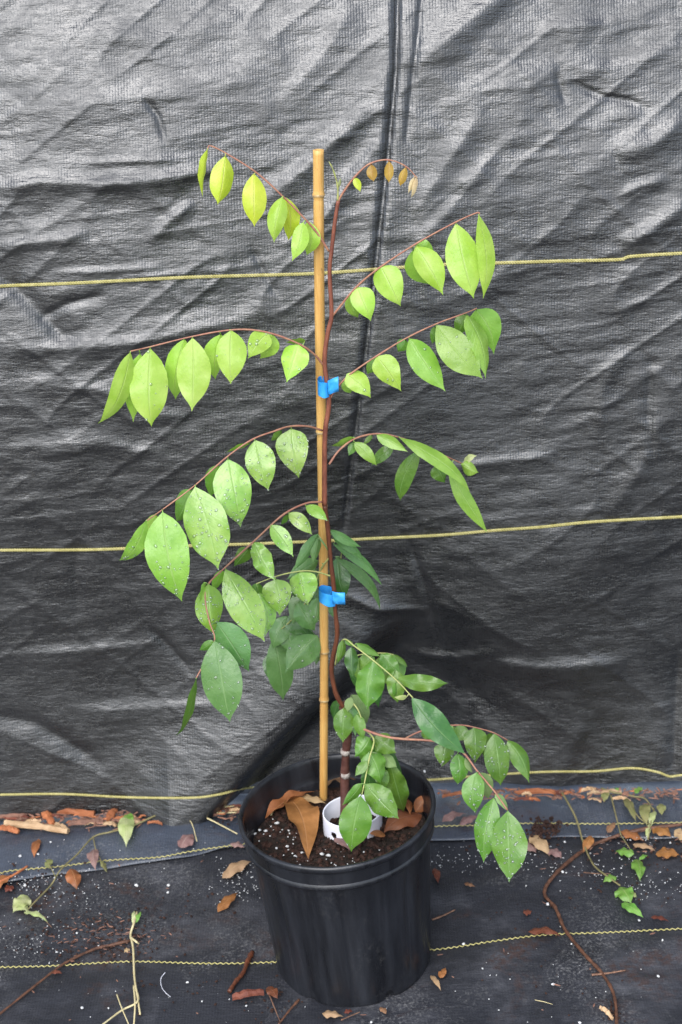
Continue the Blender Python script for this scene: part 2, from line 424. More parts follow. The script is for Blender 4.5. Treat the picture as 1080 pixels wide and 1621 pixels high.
def fence_y(X, Z):
    X = np.asarray(X, float); Z = np.asarray(Z, float)
    d = np.zeros(np.broadcast(X, Z).shape)
    X = X+0*Z; Z = Z+0*X
    d += .012*vnoise(X*3.1+5, Z*2.6+2, 1) + .0026*aniso(X, Z, .65, .30, .10, 2) + .0008*aniso(X, Z, .08, .22, .07, 3)
    upm = .45+.55*np.clip((Z-.3)/.6, 0, 1)
    r = 1-np.abs(aniso(X, Z, .62, .20, .045, 4)); d += .0022*upm*r**4
    r = 1-np.abs(aniso(X, Z, .1, .16, .032, 7)); d += .0012*r**5*upm
    r = 1-np.abs(aniso(X, Z, -.7, .25, .07, 8)); d += .0014*r**5
    d += .0010*upm*aniso(X, Z, .1, .050, .016, 10) + .0005*upm*aniso(X, Z, .0, .022, .009, 12)
    for pts, amp, wa, wb, tp in CR:
        xs = [p[0] for p in pts]; zs = [p[1] for p in pts]; pad = .12
        if X.size > 10:
            msk = (X > min(xs)-pad) & (X < max(xs)+pad) & (Z > min(zs)-pad) & (Z < max(zs)+pad)
            if not msk.any(): continue
            di, s, al = polydist(X[msk], Z[msk], pts)
        else:
            msk = np.ones(X.shape, bool); di, s, al = polydist(X, Z, pts)
        if pts[0][0] > pts[-1][0]: s = -s             # s>0 = upper side
        vertical = abs(pts[0][0]-pts[-1][0]) < .5*abs(pts[0][1]-pts[-1][1])
        wv = np.where(s > 0, wa, wb)
        end = np.clip(np.minimum(al, 1-al)/tp, 0, 1)**.7
        val = amp*np.exp(-(di/wv)**1.6)*end
        if X.size > 10: d[msk] += val
        else: d = d+val
    di, s, al = polydist(X, Z, FOLD); s = s*np.sign(FOLD[0][0]-FOLD[-1][0])
    # lower-right side positive
    sd_ = di*s
    env = np.clip(al/.40, 0, 1)**1.1
    left = .050*np.exp(-(np.minimum(sd_, 0)/.11)**2)
    q = np.clip(sd_/.085, 0, 1); q = q*q*(3-2*q)
    back = np.clip((sd_-.10)/.30, 0, 1); back = back*back*(3-2*back)
    right = .050-.125*q+.075*back
    lowfade = np.clip((X+.42)/.12, 0, 1)
    d = d + np.where(sd_ < 0, left, right)*env*lowfade
    low = np.clip(1-Z/.22, 0, 1)
    d = d + .02*low**1.5
    return Y_F - .03*Z + .25*np.maximum(Z-.55, 0)**2 - d
def FP(px, py, off=0.0):                            # point on the fence surface seen at a photo pixel
    return FPs([(px, py)], off)[0]
def FPs(pxs, off=0.0):
    Y = np.full(max(len(pxs), 12), Y_F)
    for _ in range(9):
        P = [PY(*q, Y[i]) for i, q in enumerate(pxs)]; P += [P[-1]]*(len(Y)-len(P))
        Y = .4*Y+.6*fence_y(np.array([p.x for p in P]), np.array([p.z for p in P]))
    return [PY(*q, Y[i]-off) for i, q in enumerate(pxs)]

def axis(lo, hi, a, b, fine, coarse):
    mid = list(np.arange(a, b, fine)); l = list(np.arange(lo, a, coarse)); r = list(np.arange(b, hi+coarse, coarse))
    return np.array(l+mid+r)
def grid_mesh(name, A, B, f, uvscale=None):
    na, nb = len(A), len(B); AA, BB = np.meshgrid(A, B, indexing='ij')
    co = f(AA, BB).reshape(-1, 3)
    idx = np.arange(na*nb).reshape(na, nb)
    q = np.stack([idx[:-1, :-1], idx[1:, :-1], idx[1:, 1:], idx[:-1, 1:]], -1).reshape(-1, 4)
    me = bpy.data.meshes.new(name); me.vertices.add(len(co)); me.vertices.foreach_set('co', co.ravel())
    me.loops.add(q.size); me.loops.foreach_set('vertex_index', q.ravel())
    me.polygons.add(len(q)); me.polygons.foreach_set('loop_start', np.arange(0, q.size, 4)); me.polygons.foreach_set('loop_total', np.full(len(q), 4))
    me.polygons.foreach_set('use_smooth', np.ones(len(q), bool)); me.update(); me.validate()
    return me
fence = empty('fabric_fence', (0, Y_F, 0))
tag(fence, 'black woven weed fabric hung as a creased screen with three yellow marker lines', 'fence')
XA = axis(-4, 4, -.66, .66, .0028, .04)
ZA = np.concatenate([np.arange(0, 1.42, .0030), np.arange(1.42, 1.9, .03)])
def f_fence(X, T):
    bot = gnd(X, np.full(X.shape, Y_F-.03))+.016+.005*vnoise(X*9, X*0, 21)
    Z = bot + T*(1-bot/1.9)
    return np.stack([X, fence_y(X, Z), Z], -1)
put_child(link('fabric_panel', grid_mesh('fabric_panel', XA, ZA, f_fence), M['fence']), fence)

def rope(name, path, r, amp, pitch, strands, mat, parent, nrm):
    # twisted strands following a dense path
    ds = [0]
    for i in range(1, len(path)): ds.append(ds[-1]+(path[i]-path[i-1]).length)
    tot = ds[-1]; n = int(tot/pitch*6); vs = []; fs = []
    for s in range(strands):
        pp = []; k = 0
        for i in range(n+1):
            d = tot*i/n
            while k < len(ds)-2 and ds[k+1] < d: k += 1
            f = (d-ds[k])/max(1e-9, ds[k+1]-ds[k]); p = path[k].lerp(path[k+1], f)
            t = (path[k+1]-path[k]).normalized(); b = t.cross(nrm).normalized()
            ph = 2*math.pi*d/pitch + s*math.pi*2/strands
            pp.append(p + b*(amp*math.sin(ph)) + nrm*(amp*.4*math.cos(ph)*(1 if strands > 1 else .3)))
        tube_geo(pp, r, 5, vs, fs)
    o = link(name, mesh(name, vs, fs), mat)
    if parent: put_child(o, parent)
    return o
LINES = [
 [(-60, 460), (0, 453), (100, 449), (200, 444), (300, 439), (400, 436), (500, 433), (600, 426), (700, 419), (800, 416), (900, 413), (980, 411), (1000, 406), (1080, 401), (1140, 398)],
 [(-60, 872), (0, 871), (150, 870), (300, 864), (400, 861), (520, 856), (600, 852), (700, 847), (780, 840), (860, 834), (940, 826), (1080, 818), (1140, 814)],
 [(-60, 1259), (0, 1258), (100, 1257), (200, 1262), (300, 1263), (345, 1258), (390, 1248), (450, 1243), (560, 1240), (690, 1234), (760, 1228), (860, 1222), (940, 1221), (1000, 1216), (1040, 1222), (1060, 1229), (1080, 1227), (1140, 1223)]]
def longer(ln, a=640):
    (x0, y0), (x1, y1) = ln[0], ln[-1]; k = (y1-y0)/(x1-x0)
    return [(x0-a, y0-k*a), (x0-a*.5, y0-k*a*.5)]+list(ln)+[(x1+a*.5, y1+k*a*.5), (x1+a, y1+k*a)]
for i, ln in enumerate(LINES):
    c = catmull([(x, y, 0) for x, y in longer(ln)], 260)
    pts = FPs([(p.x, p.y) for p in c], .002)
    rope('marker_line', pts, .00125 if i < 2 else .0011, .0017 if i < 2 else .0015, .0080, 2, M['thread'], fence, Vector((0, -1, 0)))
# posts that carry the fabric (behind it)
for x in (-2.4, -.95, .9, 2.3):
    put_child(tube('post', [Vector((x, Y_F+.17, -.02)), Vector((x, Y_F+.22, 1.85))], .024, M['bark_brown'], None, 10), fence)

# ------------------------------------------------------------------ GROUND
XG = axis(-40, 40, -.75, .75, .006, .8); YG = axis(-30, 60, -.42, .52, .005, .8)
def f_ground(X, Yv): return np.stack([X, Yv, gnd(X, Yv)], -1)
g = link('ground', grid_mesh('ground', XG, YG, f_ground), M['ground']); tag(g, kind='structure')
def GP(px, py, off=0.0):
    z = 0.0
    for _ in range(5):
        p = PZ(px, py, z+off); z = float(gnd(np.array([p.x]), np.array([p.y]))[0])
    return PZ(px, py, z+off)
# strip of fabric along the foot of the fence, lying on the ground cloth
edge = catmull([(-80, 1412, 0), (0, 1403, 0), (90, 1388, 0), (170, 1378, 0), (280, 1362, 0), (370, 1345, 0), (470, 1338, 0), (600, 1332, 0), (700, 1335, 0), (800, 1331, 0), (900, 1327, 0), (1000, 1330, 0), (1160, 1328, 0)], 240)
ex = np.array([GP(p.x, p.y).x for p in edge]); ey = np.array([GP(p.x, p.y).y for p in edge])
XS = np.linspace(-1.6, 1.6, 700); TS = np.linspace(0, 1, 34)
def f_strip(X, T):
    y0 = np.interp(X, ex, ey); y1 = .43; Yv = y0+(y1-y0)*T
    hump = .010*np.sin(np.pi*np.clip(T*1.25, 0, 1))**.8*(.6+.5*vnoise(X*6, X*0+2, 31)) + .003*vnoise(X*20, T*3, 32)
    return np.stack([X, Yv, gnd(X, Yv)+.004+hump*(1 if True else 0)], -1)
st = link('ground_cloth_strip', grid_mesh('strip', XS, TS, f_strip), M['strip'])
sm = st.modifiers.new('s', 'SOLIDIFY'); sm.thickness = .0012; sm.offset = 1; tag(st, kind='structure')
def SPt(px, py, off=.002):       # on the strip
    p = GP(px, py, .012+off); return p
def zig(name, ln, on, sides='lr'):
    ext = longer(ln); ln = (ext[:2] if 'l' in sides else [])+list(ln)+(ext[-2:] if 'r' in sides else [])
    c = catmull([(x, y, 0) for x, y in ln], 200); pts = [on(p.x, p.y) for p in c]
    return rope(name, pts, .0009, .0015, .0085, 1, M['thread'], None, Vector((0, 0, 1)))
def zone(px, py): return GP(px, py, .0022)
o = zig('yellow_marker_line', [(-40, 1533), (0, 1531), (80, 1529), (160, 1524), (220, 1522), (330, 1525), (430, 1523), (560, 1512), (690, 1503), (780, 1490), (860, 1480), (960, 1476), (1080, 1470), (1130, 1467)], zone)
tag(o, 'yellow stitched line running across the ground cloth in front of and behind the pot', 'marker line', kind='structure')
o = zig('yellow_marker_line', [(-40, 1388), (20, 1378), (90, 1372), (170, 1362), (250, 1357), (300, 1348), (370, 1338), (440, 1330)], lambda x, y: GP(x, y, .012), 'l')
tag(o, 'short yellow stitched line on the fabric strip left of the pot', 'marker line', kind='structure')
o = zig('yellow_marker_line', [(640, 1312), (690, 1308), (760, 1306), (850, 1303), (950, 1304), (1080, 1302), (1130, 1301)], lambda x, y: GP(x, y, .012), 'r')
tag(o, 'yellow stitched line on the bluish fabric strip right of the pot', 'marker line', kind='structure')

# ------------------------------------------------------------------ POT
TILT = math.radians(4.3)
Rc = PY(533, 1277, 0)           # centre of rim
axis_v = Vector((-math.sin(TILT), 0, math.cos(TILT)))
POT_H = .272
base = Rc - axis_v*POT_H
base.z -= 0
prof = [(.0, .004), (.100, .004), (.108, .000), (.113, .004), (.1145, .012), (.1165, .03), (.120, .09), (.1245, .15), (.1290, .206), (.1305, .2085), (.1345, .2095), (.1358, .212), (.1352, .2155), (.1335, .218),
        (.1345, .236), (.1352, .240), (.1385, .2415), (.1402, .2440), (.1405, .2485), (.1388, .2512), (.1360, .2515), (.1340, .2495), (.1325, .2440), (.1312, .222), (.1302, .216), (.1288, .213), (.1280, .211), (.126, .200), (.1215, .150), (.116, .06), (.111, .012), (.0, .010)]
zmap = lambda z: z*(.223/.203) if z < .203 else z+.020
prof = [(a, zmap(b)) for a, b in prof]
def potmod(j, a, r, z):
    if 3 < j < 8 or j in (27, 28, 29):
        k = min(1, max(0, (z-.01)/.03))*min(1, max(0, (.221-z)/.02))
        fl = abs(math.sin(a*8))**.30
        r = r-.0032*(1-fl)*k
    if j in (1, 2, 3, 4):
        r = r - .004*max(0, math.cos(a*6+.4))**6
        z = z + (.006*max(0, math.cos(a*6+.4))**8 if j in (2, 3) else 0)
    return r+.0010*math.sin(2*a+.7)+.0006*math.sin(3*a), z
# densify the body rings
pf = []
for i in range(len(prof)-1):
    a, b = prof[i], prof[i+1]; pf.append(a)
jmap = prof
pot = empty('nursery_pot', base); pot.rotation_euler = (0, -TILT, 0)
tag(pot, 'round black plastic nursery pot with rolled rim holding the sapling', 'plant pot')
body = link('pot_body', lathe('pot_body', prof[:14], 264, potmod), M['pot'], pot)
rimp = prof[13:28]
rim = link('rim', lathe('rim', rimp, 128, lambda j, a, r, z: (r+.0010*math.sin(2*a+.7)+.0006*math.sin(3*a), z)), M['pot'], pot)
inn = link('inner_wall', lathe('inner_wall', [(a, zmap(b)) for a, b in [(.126, .200), (.1215, .150), (.116, .06), (.111, .012), (.0, .010)]], 96), M['pot'], pot)
Mpot = Matrix.Translation(base) @ Matrix.Rotation(-TILT, 4, 'Y')
SOIL_Z = .217
soil_w = (Mpot @ Vector((0, 0, SOIL_Z))).z
def SO(px, py, off=0.0):                              # point on the soil seen at a pixel
    inv = Mpot.inverted(); o_ = inv @ CAM; d_ = inv.to_3x3() @ ray(px, py)
    return Mpot @ (o_ + d_*((SOIL_Z+off-o_.z)/d_.z))
def soil_h(x, y): return .004*mnoise.noise((x*30, y*30, 1.)) + .0028*mnoise.noise((x*110, y*110, 4.)) + .0012*mnoise.noise((x*300, y*300, 7.))
vs = [(0, 0, SOIL_Z)]; fs = []; NR, NA = 62, 170
for i in range(1, NR+1):
    r = .1262*i/NR
    for k in range(NA):
        a = 2*math.pi*k/NA; x, y = r*math.cos(a), r*math.sin(a)
        vs.append((x, y, SOIL_Z+soil_h(x, y)+.003*(i/NR)**6))
for k in range(NA): fs.append((0, 1+k, 1+(k+1) % NA))
for i in range(NR-1):
    for k in range(NA):
        a = 1+i*NA; fs.append((a+k, a+NA+k, a+NA+(k+1) % NA, a+(k+1) % NA))
so = link('potting_soil', mesh('potting_soil', [Mpot @ Vector(v) for v in vs], fs), M['soil'])
tag(so, 'dark potting soil filling the black nursery pot', 'soil', kind='stuff')

def chunk_geo(c, r, vs, fs, rnd, flat=.7):
    b = len(vs); t = (1+5**.5)/2
    ico = [(-1, t, 0), (1, t, 0), (-1, -t, 0), (1, -t, 0), (0, -1, t), (0, 1, t), (0, -1, -t), (0, 1, -t), (t, 0, -1), (t, 0, 1), (-t, 0, -1), (-t, 0, 1)]
    F = [(0, 11, 5), (0, 5, 1), (0, 1, 7), (0, 7, 10), (0, 10, 11), (1, 5, 9), (5, 11, 4), (11, 10, 2), (10, 7, 6), (7, 1, 8), (3, 9, 4), (3, 4, 2), (3, 2, 6), (3, 6, 8), (3, 8, 9), (4, 9, 5), (2, 4, 11), (6, 2, 10), (8, 6, 7), (9, 8, 1)]
    sx, sy = rnd.uniform(.6, 1.4), rnd.uniform(.6, 1.2); an = rnd.uniform(0, 6.3); ca, sa = math.cos(an), math.sin(an)
    for v in ico:
        q = Vector(v).normalized()*r*rnd.uniform(.7, 1.25); x, y = q.x*sx, q.y*sy
        vs.append(Vector((c[0]+x*ca-y*sa, c[1]+x*sa+y*ca, c[2]+q.z*flat)))
    for f in F: fs.append(tuple(b+i for i in f))
def scatter(name, mat, items, seed, flat=.7, smooth=True):
    rnd = random.Random(seed); vs = []; fs = []
    for c, r in items: chunk_geo(c, r, vs, fs, rnd, flat)
    return link(name, mesh(name, vs, fs, smooth), mat)
rnd = random.Random(5)
it = []
for _ in range(1500):
    r = .123*math.sqrt(rnd.random()); a = rnd.uniform(0, 6.283); x, y = r*math.cos(a), r*math.sin(a)
    it.append((Mpot @ Vector((x, y, SOIL_Z+soil_h(x, y)+.001)), rnd.choice([.0012, .0018, .0025, .0035, .005])*rnd.uniform(.7, 1.2)))
o = scatter('soil_crumbs', M['crumb'], it, 1, .8, False); tag(o, 'crumbs of bark and peat scattered over the soil in the pot', 'soil', kind='stuff')
it = []
for _ in range(130):
    r = .12*math.sqrt(rnd.random()); a = rnd.uniform(0, 6.283)
    if rnd.random() < .7: a = rnd.uniform(2.6, 5.2)
    x, y = r*math.cos(a), r*math.sin(a)
    it.append((Mpot @ Vector((x, y, SOIL_Z+soil_h(x, y)+.0018)), rnd.uniform(.0008, .0018)))
for px, py in [(411, 1314), (421, 1315), (439, 1303), (432, 1322), (510, 1352), (520, 1354), (500, 1287), (491, 1279), (672, 1221), (404, 1320), (478, 1350), (455, 1340)]:
    it.append((SO(px, py, .004), rnd.uniform(.0024, .0036)))
o = scatter('perlite_grains', M['perlite'], it, 2); tag(o, 'white perlite grains mixed into the soil of the pot', 'perlite', kind='stuff')

# ------------------------------------------------------------------ LEAF
PROF_T = np.array([0, .03, .08, .16, .28, .40, .52, .64, .75, .84, .90, .95, 1.0])
PROFS = {
 'ov': np.array([.02, .20, .46, .75, .96, 1.0, .95, .80, .57, .32, .14, .055, .0]),
 'ell': np.array([.02, .16, .36, .64, .89, .99, .99, .89, .68, .40, .18, .065, .0]),
 'rnd': np.array([.02, .30, .62, .90, 1.0, .97, .86, .67, .45, .24, .11, .045, .0]),
 'lan': np.array([.02, .16, .36, .64, .90, 1.0, .95, .80, .60, .39, .24, .11, .0]),
}
def leaf_geo(B, T, wm, N, W, fold=.12, arch=.05, bend=0., wave=0., twist=0., curl=0., shape='ov', seed=0, nu=8, nv=16):
    """grid leaf: B base, T tip, wm full width, N face normal, W width direction"""
    Lv = T-B; Ln = Lv.length; A = Lv.normalized(); prof = PROFS[shape]
    rnd = random.Random(seed); asym = rnd.uniform(-.08, .08); p1, p2 = rnd.uniform(0, 6.3), rnd.uniform(0, 6.3)
    vs = []; uv = []
    for j in range(nv+1):
        t = j/nv; t = t**.92
        hw = float(np.interp(t, PROF_T, prof))*wm*.5
        c = B + Lv*t + W*(bend*math.sin(math.pi*t)) + N*(arch*Ln*math.sin(math.pi*t))
        if curl and t > .55:
            k = (t-.55)/.45; c = c - N*(curl*Ln*k*k) - A*(abs(curl)*Ln*.5*k*k*k)
        tw = twist*(t-.3)
        Wt = W*math.cos(tw)+N*math.sin(tw); Nt = N*math.cos(tw)-W*math.sin(tw)
        for i in range(nu+1):
            u = i/nu*2-1
            e = hw*(1+asym*u)
            z = -fold*abs(u)**1.3*hw + .05*hw*math.sin(9*t+p2+u*2)*abs(u)
            z += wave*hw*math.sin(t*17+p1+(2 if u > 0 else 0))*abs(u)**2
            side = .03*wave*hw*math.sin(t*40+p1)*abs(u)
            vs.append(c + Wt*(u*e+side*u) + Nt*z); uv.append((i/nu, t))
    fs = [(j*(nu+1)+i, j*(nu+1)+i+1, (j+1)*(nu+1)+i+1, (j+1)*(nu+1)+i) for j in range(nv) for i in range(nu)]
    return vs, fs, uv
SEED = [0]
DROPS = []
def make_leaf(B, T, wpx, mat, parent=None, turn=None, anchor=None, name='leaf', drops=0, up=False, **k):
    SEED[0] += 1; sd_ = SEED[0]; rnd = random.Random(sd_*7+1)
    A = (T-B).normalized()
    V = Vector((0, 0, 1)) if up else (CAM-B).normalized()
    if abs(A.dot(V)) > .97: V = (V+Vector((.3, .1, .2))).normalized()
    W = A.cross(V).normalized(); N = W.cross(A).normalized()
    if N.dot(V) < 0: N = -N
    if turn is None: turn = rnd.uniform(-.3, .3)
    W2 = W*math.cos(turn)+N*math.sin(turn); N2 = N*math.cos(turn)-W*math.sin(turn)
    wm = wpx*mpx(B)/max(.3, math.cos(turn))
    k.setdefault('fold', rnd.uniform(.08, .45)); k.setdefault('arch', rnd.uniform(.02, .09)); k.setdefault('twist', rnd.uniform(-.35, .35)); k.setdefault('curl', rnd.uniform(-.04, .12)); k.setdefault('wave', rnd.uniform(.02, .10))
    if 'bend' in k: k['bend'] = k['bend']*mpx(B)
    else: k['bend'] = rnd.uniform(-.04, .04)*(T-B).length
    # screen-right sense for bend
    if W2.dot(RT) < 0: k['bend'] = -k['bend']
    vs, fs, uv = leaf_geo(B, T, wm, N2, W2, seed=sd_, **k)
    if drops:
        nu = 8; ng = len(fs)
        for _ in range(int(drops*2.2)):
            fi = rnd.randrange(ng); f = fs[fi]
            if rnd.random() > (1-abs(2*(fi//nu+.5)*nu/ng-1))*1.6: continue
            a, b, c, d = (vs[i] for i in f)
            u, v = rnd.random(), rnd.random(); p = (a*(1-u)+b*u)*(1-v)+(d*(1-u)+c*u)*v
            n = (b-a).cross(d-a)
            if n.length < 1e-9: continue
            n.normalize()
            if n.dot(N2) < 0: n = -n
            DROPS.append((p, n, rnd.choice([.0006, .0007, .0008, .0010, .0013, .0019])*rnd.uniform(.8, 1.2)))
    if anchor is not None and (anchor-B).length < .05:
        n0 = len(vs); mid = (anchor+B)*.5+Vector((0, 0, .0008))
        tube_geo([anchor, mid, B+A*.001], .00075, 5, vs, fs); uv += [(.5, .0)]*(len(vs)-n0)
    o = link(name, mesh(name, vs, fs, True, uv), mat)
    if parent is not None: parent_chain(o, parent)
    return o
def parent_chain(o, parent):
    o.parent = parent; o.matrix_parent_inverse = Matrix.Identity(4)
    # all plant geometry is in world coordinates under an unmoved chain except the root offset
    root = parent
    off = Vector((0, 0, 0))
    while root is not None:
        off += Vector(root.location); root = root.parent
    o.location = -off

# ------------------------------------------------------------------ STAKE, SAPLING
Y0 = SO(512, 1290).y
stake_b = SO(512, 1290, -.03); stake_t = PY(507, 237, Y0-.005)
stake = empty('bamboo_stake', SO(512, 1290))
tag(stake, 'upright tan bamboo cane with ringed nodes standing in the pot beside the stem', 'stake')
def on_stake(py):
    # point of the cane axis at photo row py
    lo, hi = 0., 1.
    for _ in range(40):
        mid = (lo+hi)/2; p = stake_b.lerp(stake_t, mid); v = p-CAM
        y = 810.5-F_PX*v.dot(UP)/v.dot(fwd)
        if y > py: lo = mid
        else: hi = mid
    return lo
NODES = [308, 683, 1031, 1107]
nt_ = [on_stake(y) for y in NODES]
SL = (stake_t-stake_b).length
def stake_r(t):
    r = .0059+.0008*t
    for q in nt_:
        d = (t-q)*SL; r += .0009*math.exp(-(d/.0035)**2) - .0005*math.exp(-((d+.006)/.003)**2)
    return r
ts = sorted(set([i/160 for i in range(161)]+[min(1, max(0, q+e/SL)) for q in nt_ for e in (-.009, -.006, -.003, -.0015, 0, .0015, .003, .006)]))
pts = [stake_b.lerp(stake_t, t) for t in ts]
vs = []; fs = []
for i, (t, p) in enumerate(zip(ts, pts)):
    bow = Vector((.0022*math.sin(t*5), .0, 0))
    for k in range(20):
        a = 2*math.pi*k/20; r = stake_r(t); vs.append(p+bow+Vector((r*math.cos(a), r*math.sin(a), 0)))
for i in range(len(ts)-1):
    for k in range(20): fs.append((i*20+k, i*20+(k+1) % 20, (i+1)*20+(k+1) % 20, (i+1)*20+k))
# hollow top
b0 = len(vs); p = pts[-1]+Vector((.0022*math.sin(5), 0, 0))
for r, dz in ((.0035, 0), (.0032, -.01)):
    for k in range(20): a = 2*math.pi*k/20; vs.append(p+Vector((r*math.cos(a), r*math.sin(a), dz)))
l0 = (len(ts)-1)*20
for k in range(20):
    k2 = (k+1) % 20
    fs.append((l0+k, l0+k2, b0+k2, b0+k)); fs.append((b0+k, b0+k2, b0+20+k2, b0+20+k))
fs.append(tuple(b0+20+k for k in range(20)))
put_child(link('cane', mesh('cane', vs, fs), M['bamboo']), stake)
for q in nt_:
    p = stake_b.lerp(stake_t, q)+Vector((.0022*math.sin(q*5), 0, 0)); r = stake_r(q)
    vs = []; fs = []
    for j, (dr, dz) in enumerate([(-.0003, -.0022), (.0003, -.0012), (.00035, .0004), (-.0003, .0012)]):
        for k in range(20): a = 2*math.pi*k/20; vs.append(p+Vector(((r+dr)*math.cos(a), (r+dr)*math.sin(a), dz+.0004*math.sin(a*3))))
    for j in range(3):
        for k in range(20): fs.append((j*20+k, j*20+(k+1) % 20, (j+1)*20+(k+1) % 20, (j+1)*20+k))
    put_child(link('node_ring', mesh('node_ring', vs, fs), M['bamboo_node']), stake)

YS = Y0-.014       # stem runs just in front of the cane
plant = empty('sapling', SO(543, 1292, 0))
tag(plant, 'slender young tree with drooping compound leaves tied to a bamboo cane', 'sapling')
def px_path(pts, Ya, Yb=None, n=None):
    Yb = Ya if Yb is None else Yb; k = len(pts)-1
    P3 = [PY(x, y, Ya+(Yb-Ya)*i/k) for i, (x, y) in enumerate(pts)]
    return catmull(P3, n or max(8, k*6))
def child_tube(name, path, rad, mat, parent, sides=8):
    vs, fs = tube_geo(path, rad, sides); o = link(name, mesh(name, vs, fs), mat); parent_chain(o, parent); return o
tp = [SO(545, 1305, -.02), SO(545, 1298, 0)] + [PY(x, y, Y0-.004) for x, y in [(546, 1240), (547, 1205), (550, 1165), (549, 1135), (545, 1118)]]
bm_p = catmull(tp, 60)
child_tube('trunk', bm_p, lambda t: .0068-.0010*t+.0006*math.sin(t*21)+(.0016 if t > .9 else 0), M['trunk'], plant, 12)
for (x, y) in [(547, 1190), (547, 1226)]:
    c = PY(x, y, Y0-.004); child_tube('bark_scar', [c+Vector((0, 0, -.004)), c, c+Vector((0, 0, .004))], lambda t: .0068+.0004*math.sin(math.pi*t), M['scar'], plant, 12)
low = px_path([(549, 1126), (541, 1115), (532, 1098), (526, 1072), (525, 1055), (528, 1036), (534, 1004), (531, 968), (529, 934), (524, 890), (519, 835), (514, 800)], YS+.002, YS, 80)
child_tube('main_stem', low, lambda t: .0034-.0004*t+.0003*math.sin(t*47)*math.sin(t*13), M['stem_brown'], plant, 10)
upp = px_path([(514, 800), (514, 735), (515, 682), (521, 635), (514, 574), (519, 528), (525, 498), (522, 430), (525, 398), (531, 347), (535.6, 318)], YS, YS, 80)
child_tube('upper_stem', upp, lambda t: .0035-.0012*t, M['stem_red'], plant, 10)
sec = px_path([(523, 870), (514, 800), (516, 740), (511, 700)], YS-.003, YS-.002, 24)
tip = px_path([(535, 318), (534.5, 294), (528, 270), (521, 256)], YS, YS-.01, 16)
child_tube('shoot_tip', tip, lambda t: .0013-.0006*t+.0003*math.sin(t*24), M['rachis_green'], plant, 6)
l = make_leaf(PY(535, 299, YS), PY(539, 280, YS-.01), 5, L['weedpale'], plant, name='bud')
# graft knot
kn = []; kf = []; chunk_geo(PY(547, 1117, Y0-.008), .0075, kn, kf, random.Random(3), 1.1)
o = link('graft_knot', mesh('graft_knot', kn, kf), M['trunk']); parent_chain(o, plant)

def near(path, p):
    b = min(path, key=lambda q: (q-p).length); return b
def frond(rpts, Ya, Yb, leaves, r0=.0014, r1=.0007, mat='rachis', name='frond'):
    path = px_path(rpts, Y0+Ya, Y0+Yb, max(20, len(rpts)*7))
    br = child_tube(name, path, lambda t: r0+(r1-r0)*t+.0002*max(0, math.sin(t*40)), M[mat], plant, 7)
    if True:
        pass
    for lf in leaves:
        bx, by, tx, ty, wpx, mt = lf[:6]; op = dict(lf[6]) if len(lf) > 6 else {}
        dy = op.pop('dy', 0.); lift = op.pop('lift', .35)
        # rachis point whose image is nearest to the leaf base
        def im(q):
            v = q-CAM; return (540+F_PX*v.dot(RT)/v.dot(fwd), 810.5-F_PX*v.dot(UP)/v.dot(fwd))
        anc = min(path, key=lambda q: math.dist(im(q), (bx, by)))
        B = PY(bx, by, anc.y+dy)
        T0 = PY(tx, ty, B.y); Ln = (T0-B).length
        T = PY(tx, ty, B.y-lift*Ln)
        make_leaf(B, T, wpx, L[mt], br, anchor=anc, **op)
    return br
D = dict
# --- the compound leaves (photo coordinates of leaf base, tip, width)
frond([(521, 398), (503, 370), (485, 349), (448.5, 311.5), (407, 274), (362, 245), (334, 231), (329, 235)], -.014, -.03, [
 (329, 236, 320, 313, 12, 'yel', D(turn=.9, bend=-5, lift=.1)),
 (357, 247, 346, 327, 38, 'yel', D(fold=.5, curl=.08, shape='ell')),
 (402, 275, 403, 361, 39, 'yel', D(fold=.35, shape='ell')),
 (447, 312, 433, 387, 30, 'lime', D(bend=-2, dy=-.006)),
 (453, 313, 455, 385, 30, 'yel', D(bend=7, dy=.008, lift=.0)),
 (480, 352, 462, 415, 27, 'lime', D(dy=-.006, bend=3)),
 (488, 350, 483, 409, 27, 'lime', D(bend=8, dy=.006, lift=.1))])
frond([(512, 578), (495.5, 559), (466, 541), (418, 525), (369.6, 522), (305, 532.6), (238, 549), (207, 556)], -.014, -.07, [
 (206.7, 558, 157.8, 682, 32, 'lime', D(turn=.5, lift=.2, fold=.2, bend=5)),
 (238, 552, 239, 681, 61, 'lime', D(fold=.22, shape='ell', drops=8)),
 (222, 560, 211, 669, 36, 'lime', D(dy=.014, lift=.05)),
 (305, 535, 304, 652, 54, 'lime', D(fold=.15, shape='ell')),
 (292, 537, 277, 640, 40, 'lime', D(dy=.014, lift=.05, bend=-5)),
 (366, 523, 365, 612, 49, 'lime', D(drops=8)),
 (350, 529, 342, 607, 34, 'lime', D(dy=.012, lift=.05, bend=-6)),
 (424, 527, 392, 569, 36, 'lime', D(shape='rnd', bend=-3, turn=.1, drops=5)),
 (432.6, 530, 410, 570, 30, 'lime', D(shape='rnd', dy=.01, bend=5, lift=0)),
 (472, 545, 454, 607, 44, 'lime', D(shape='rnd', drops=5)),
 (484, 539, 449, 544, 9, 'mid', D(turn=1.1, dy=.01, lift=.0))])
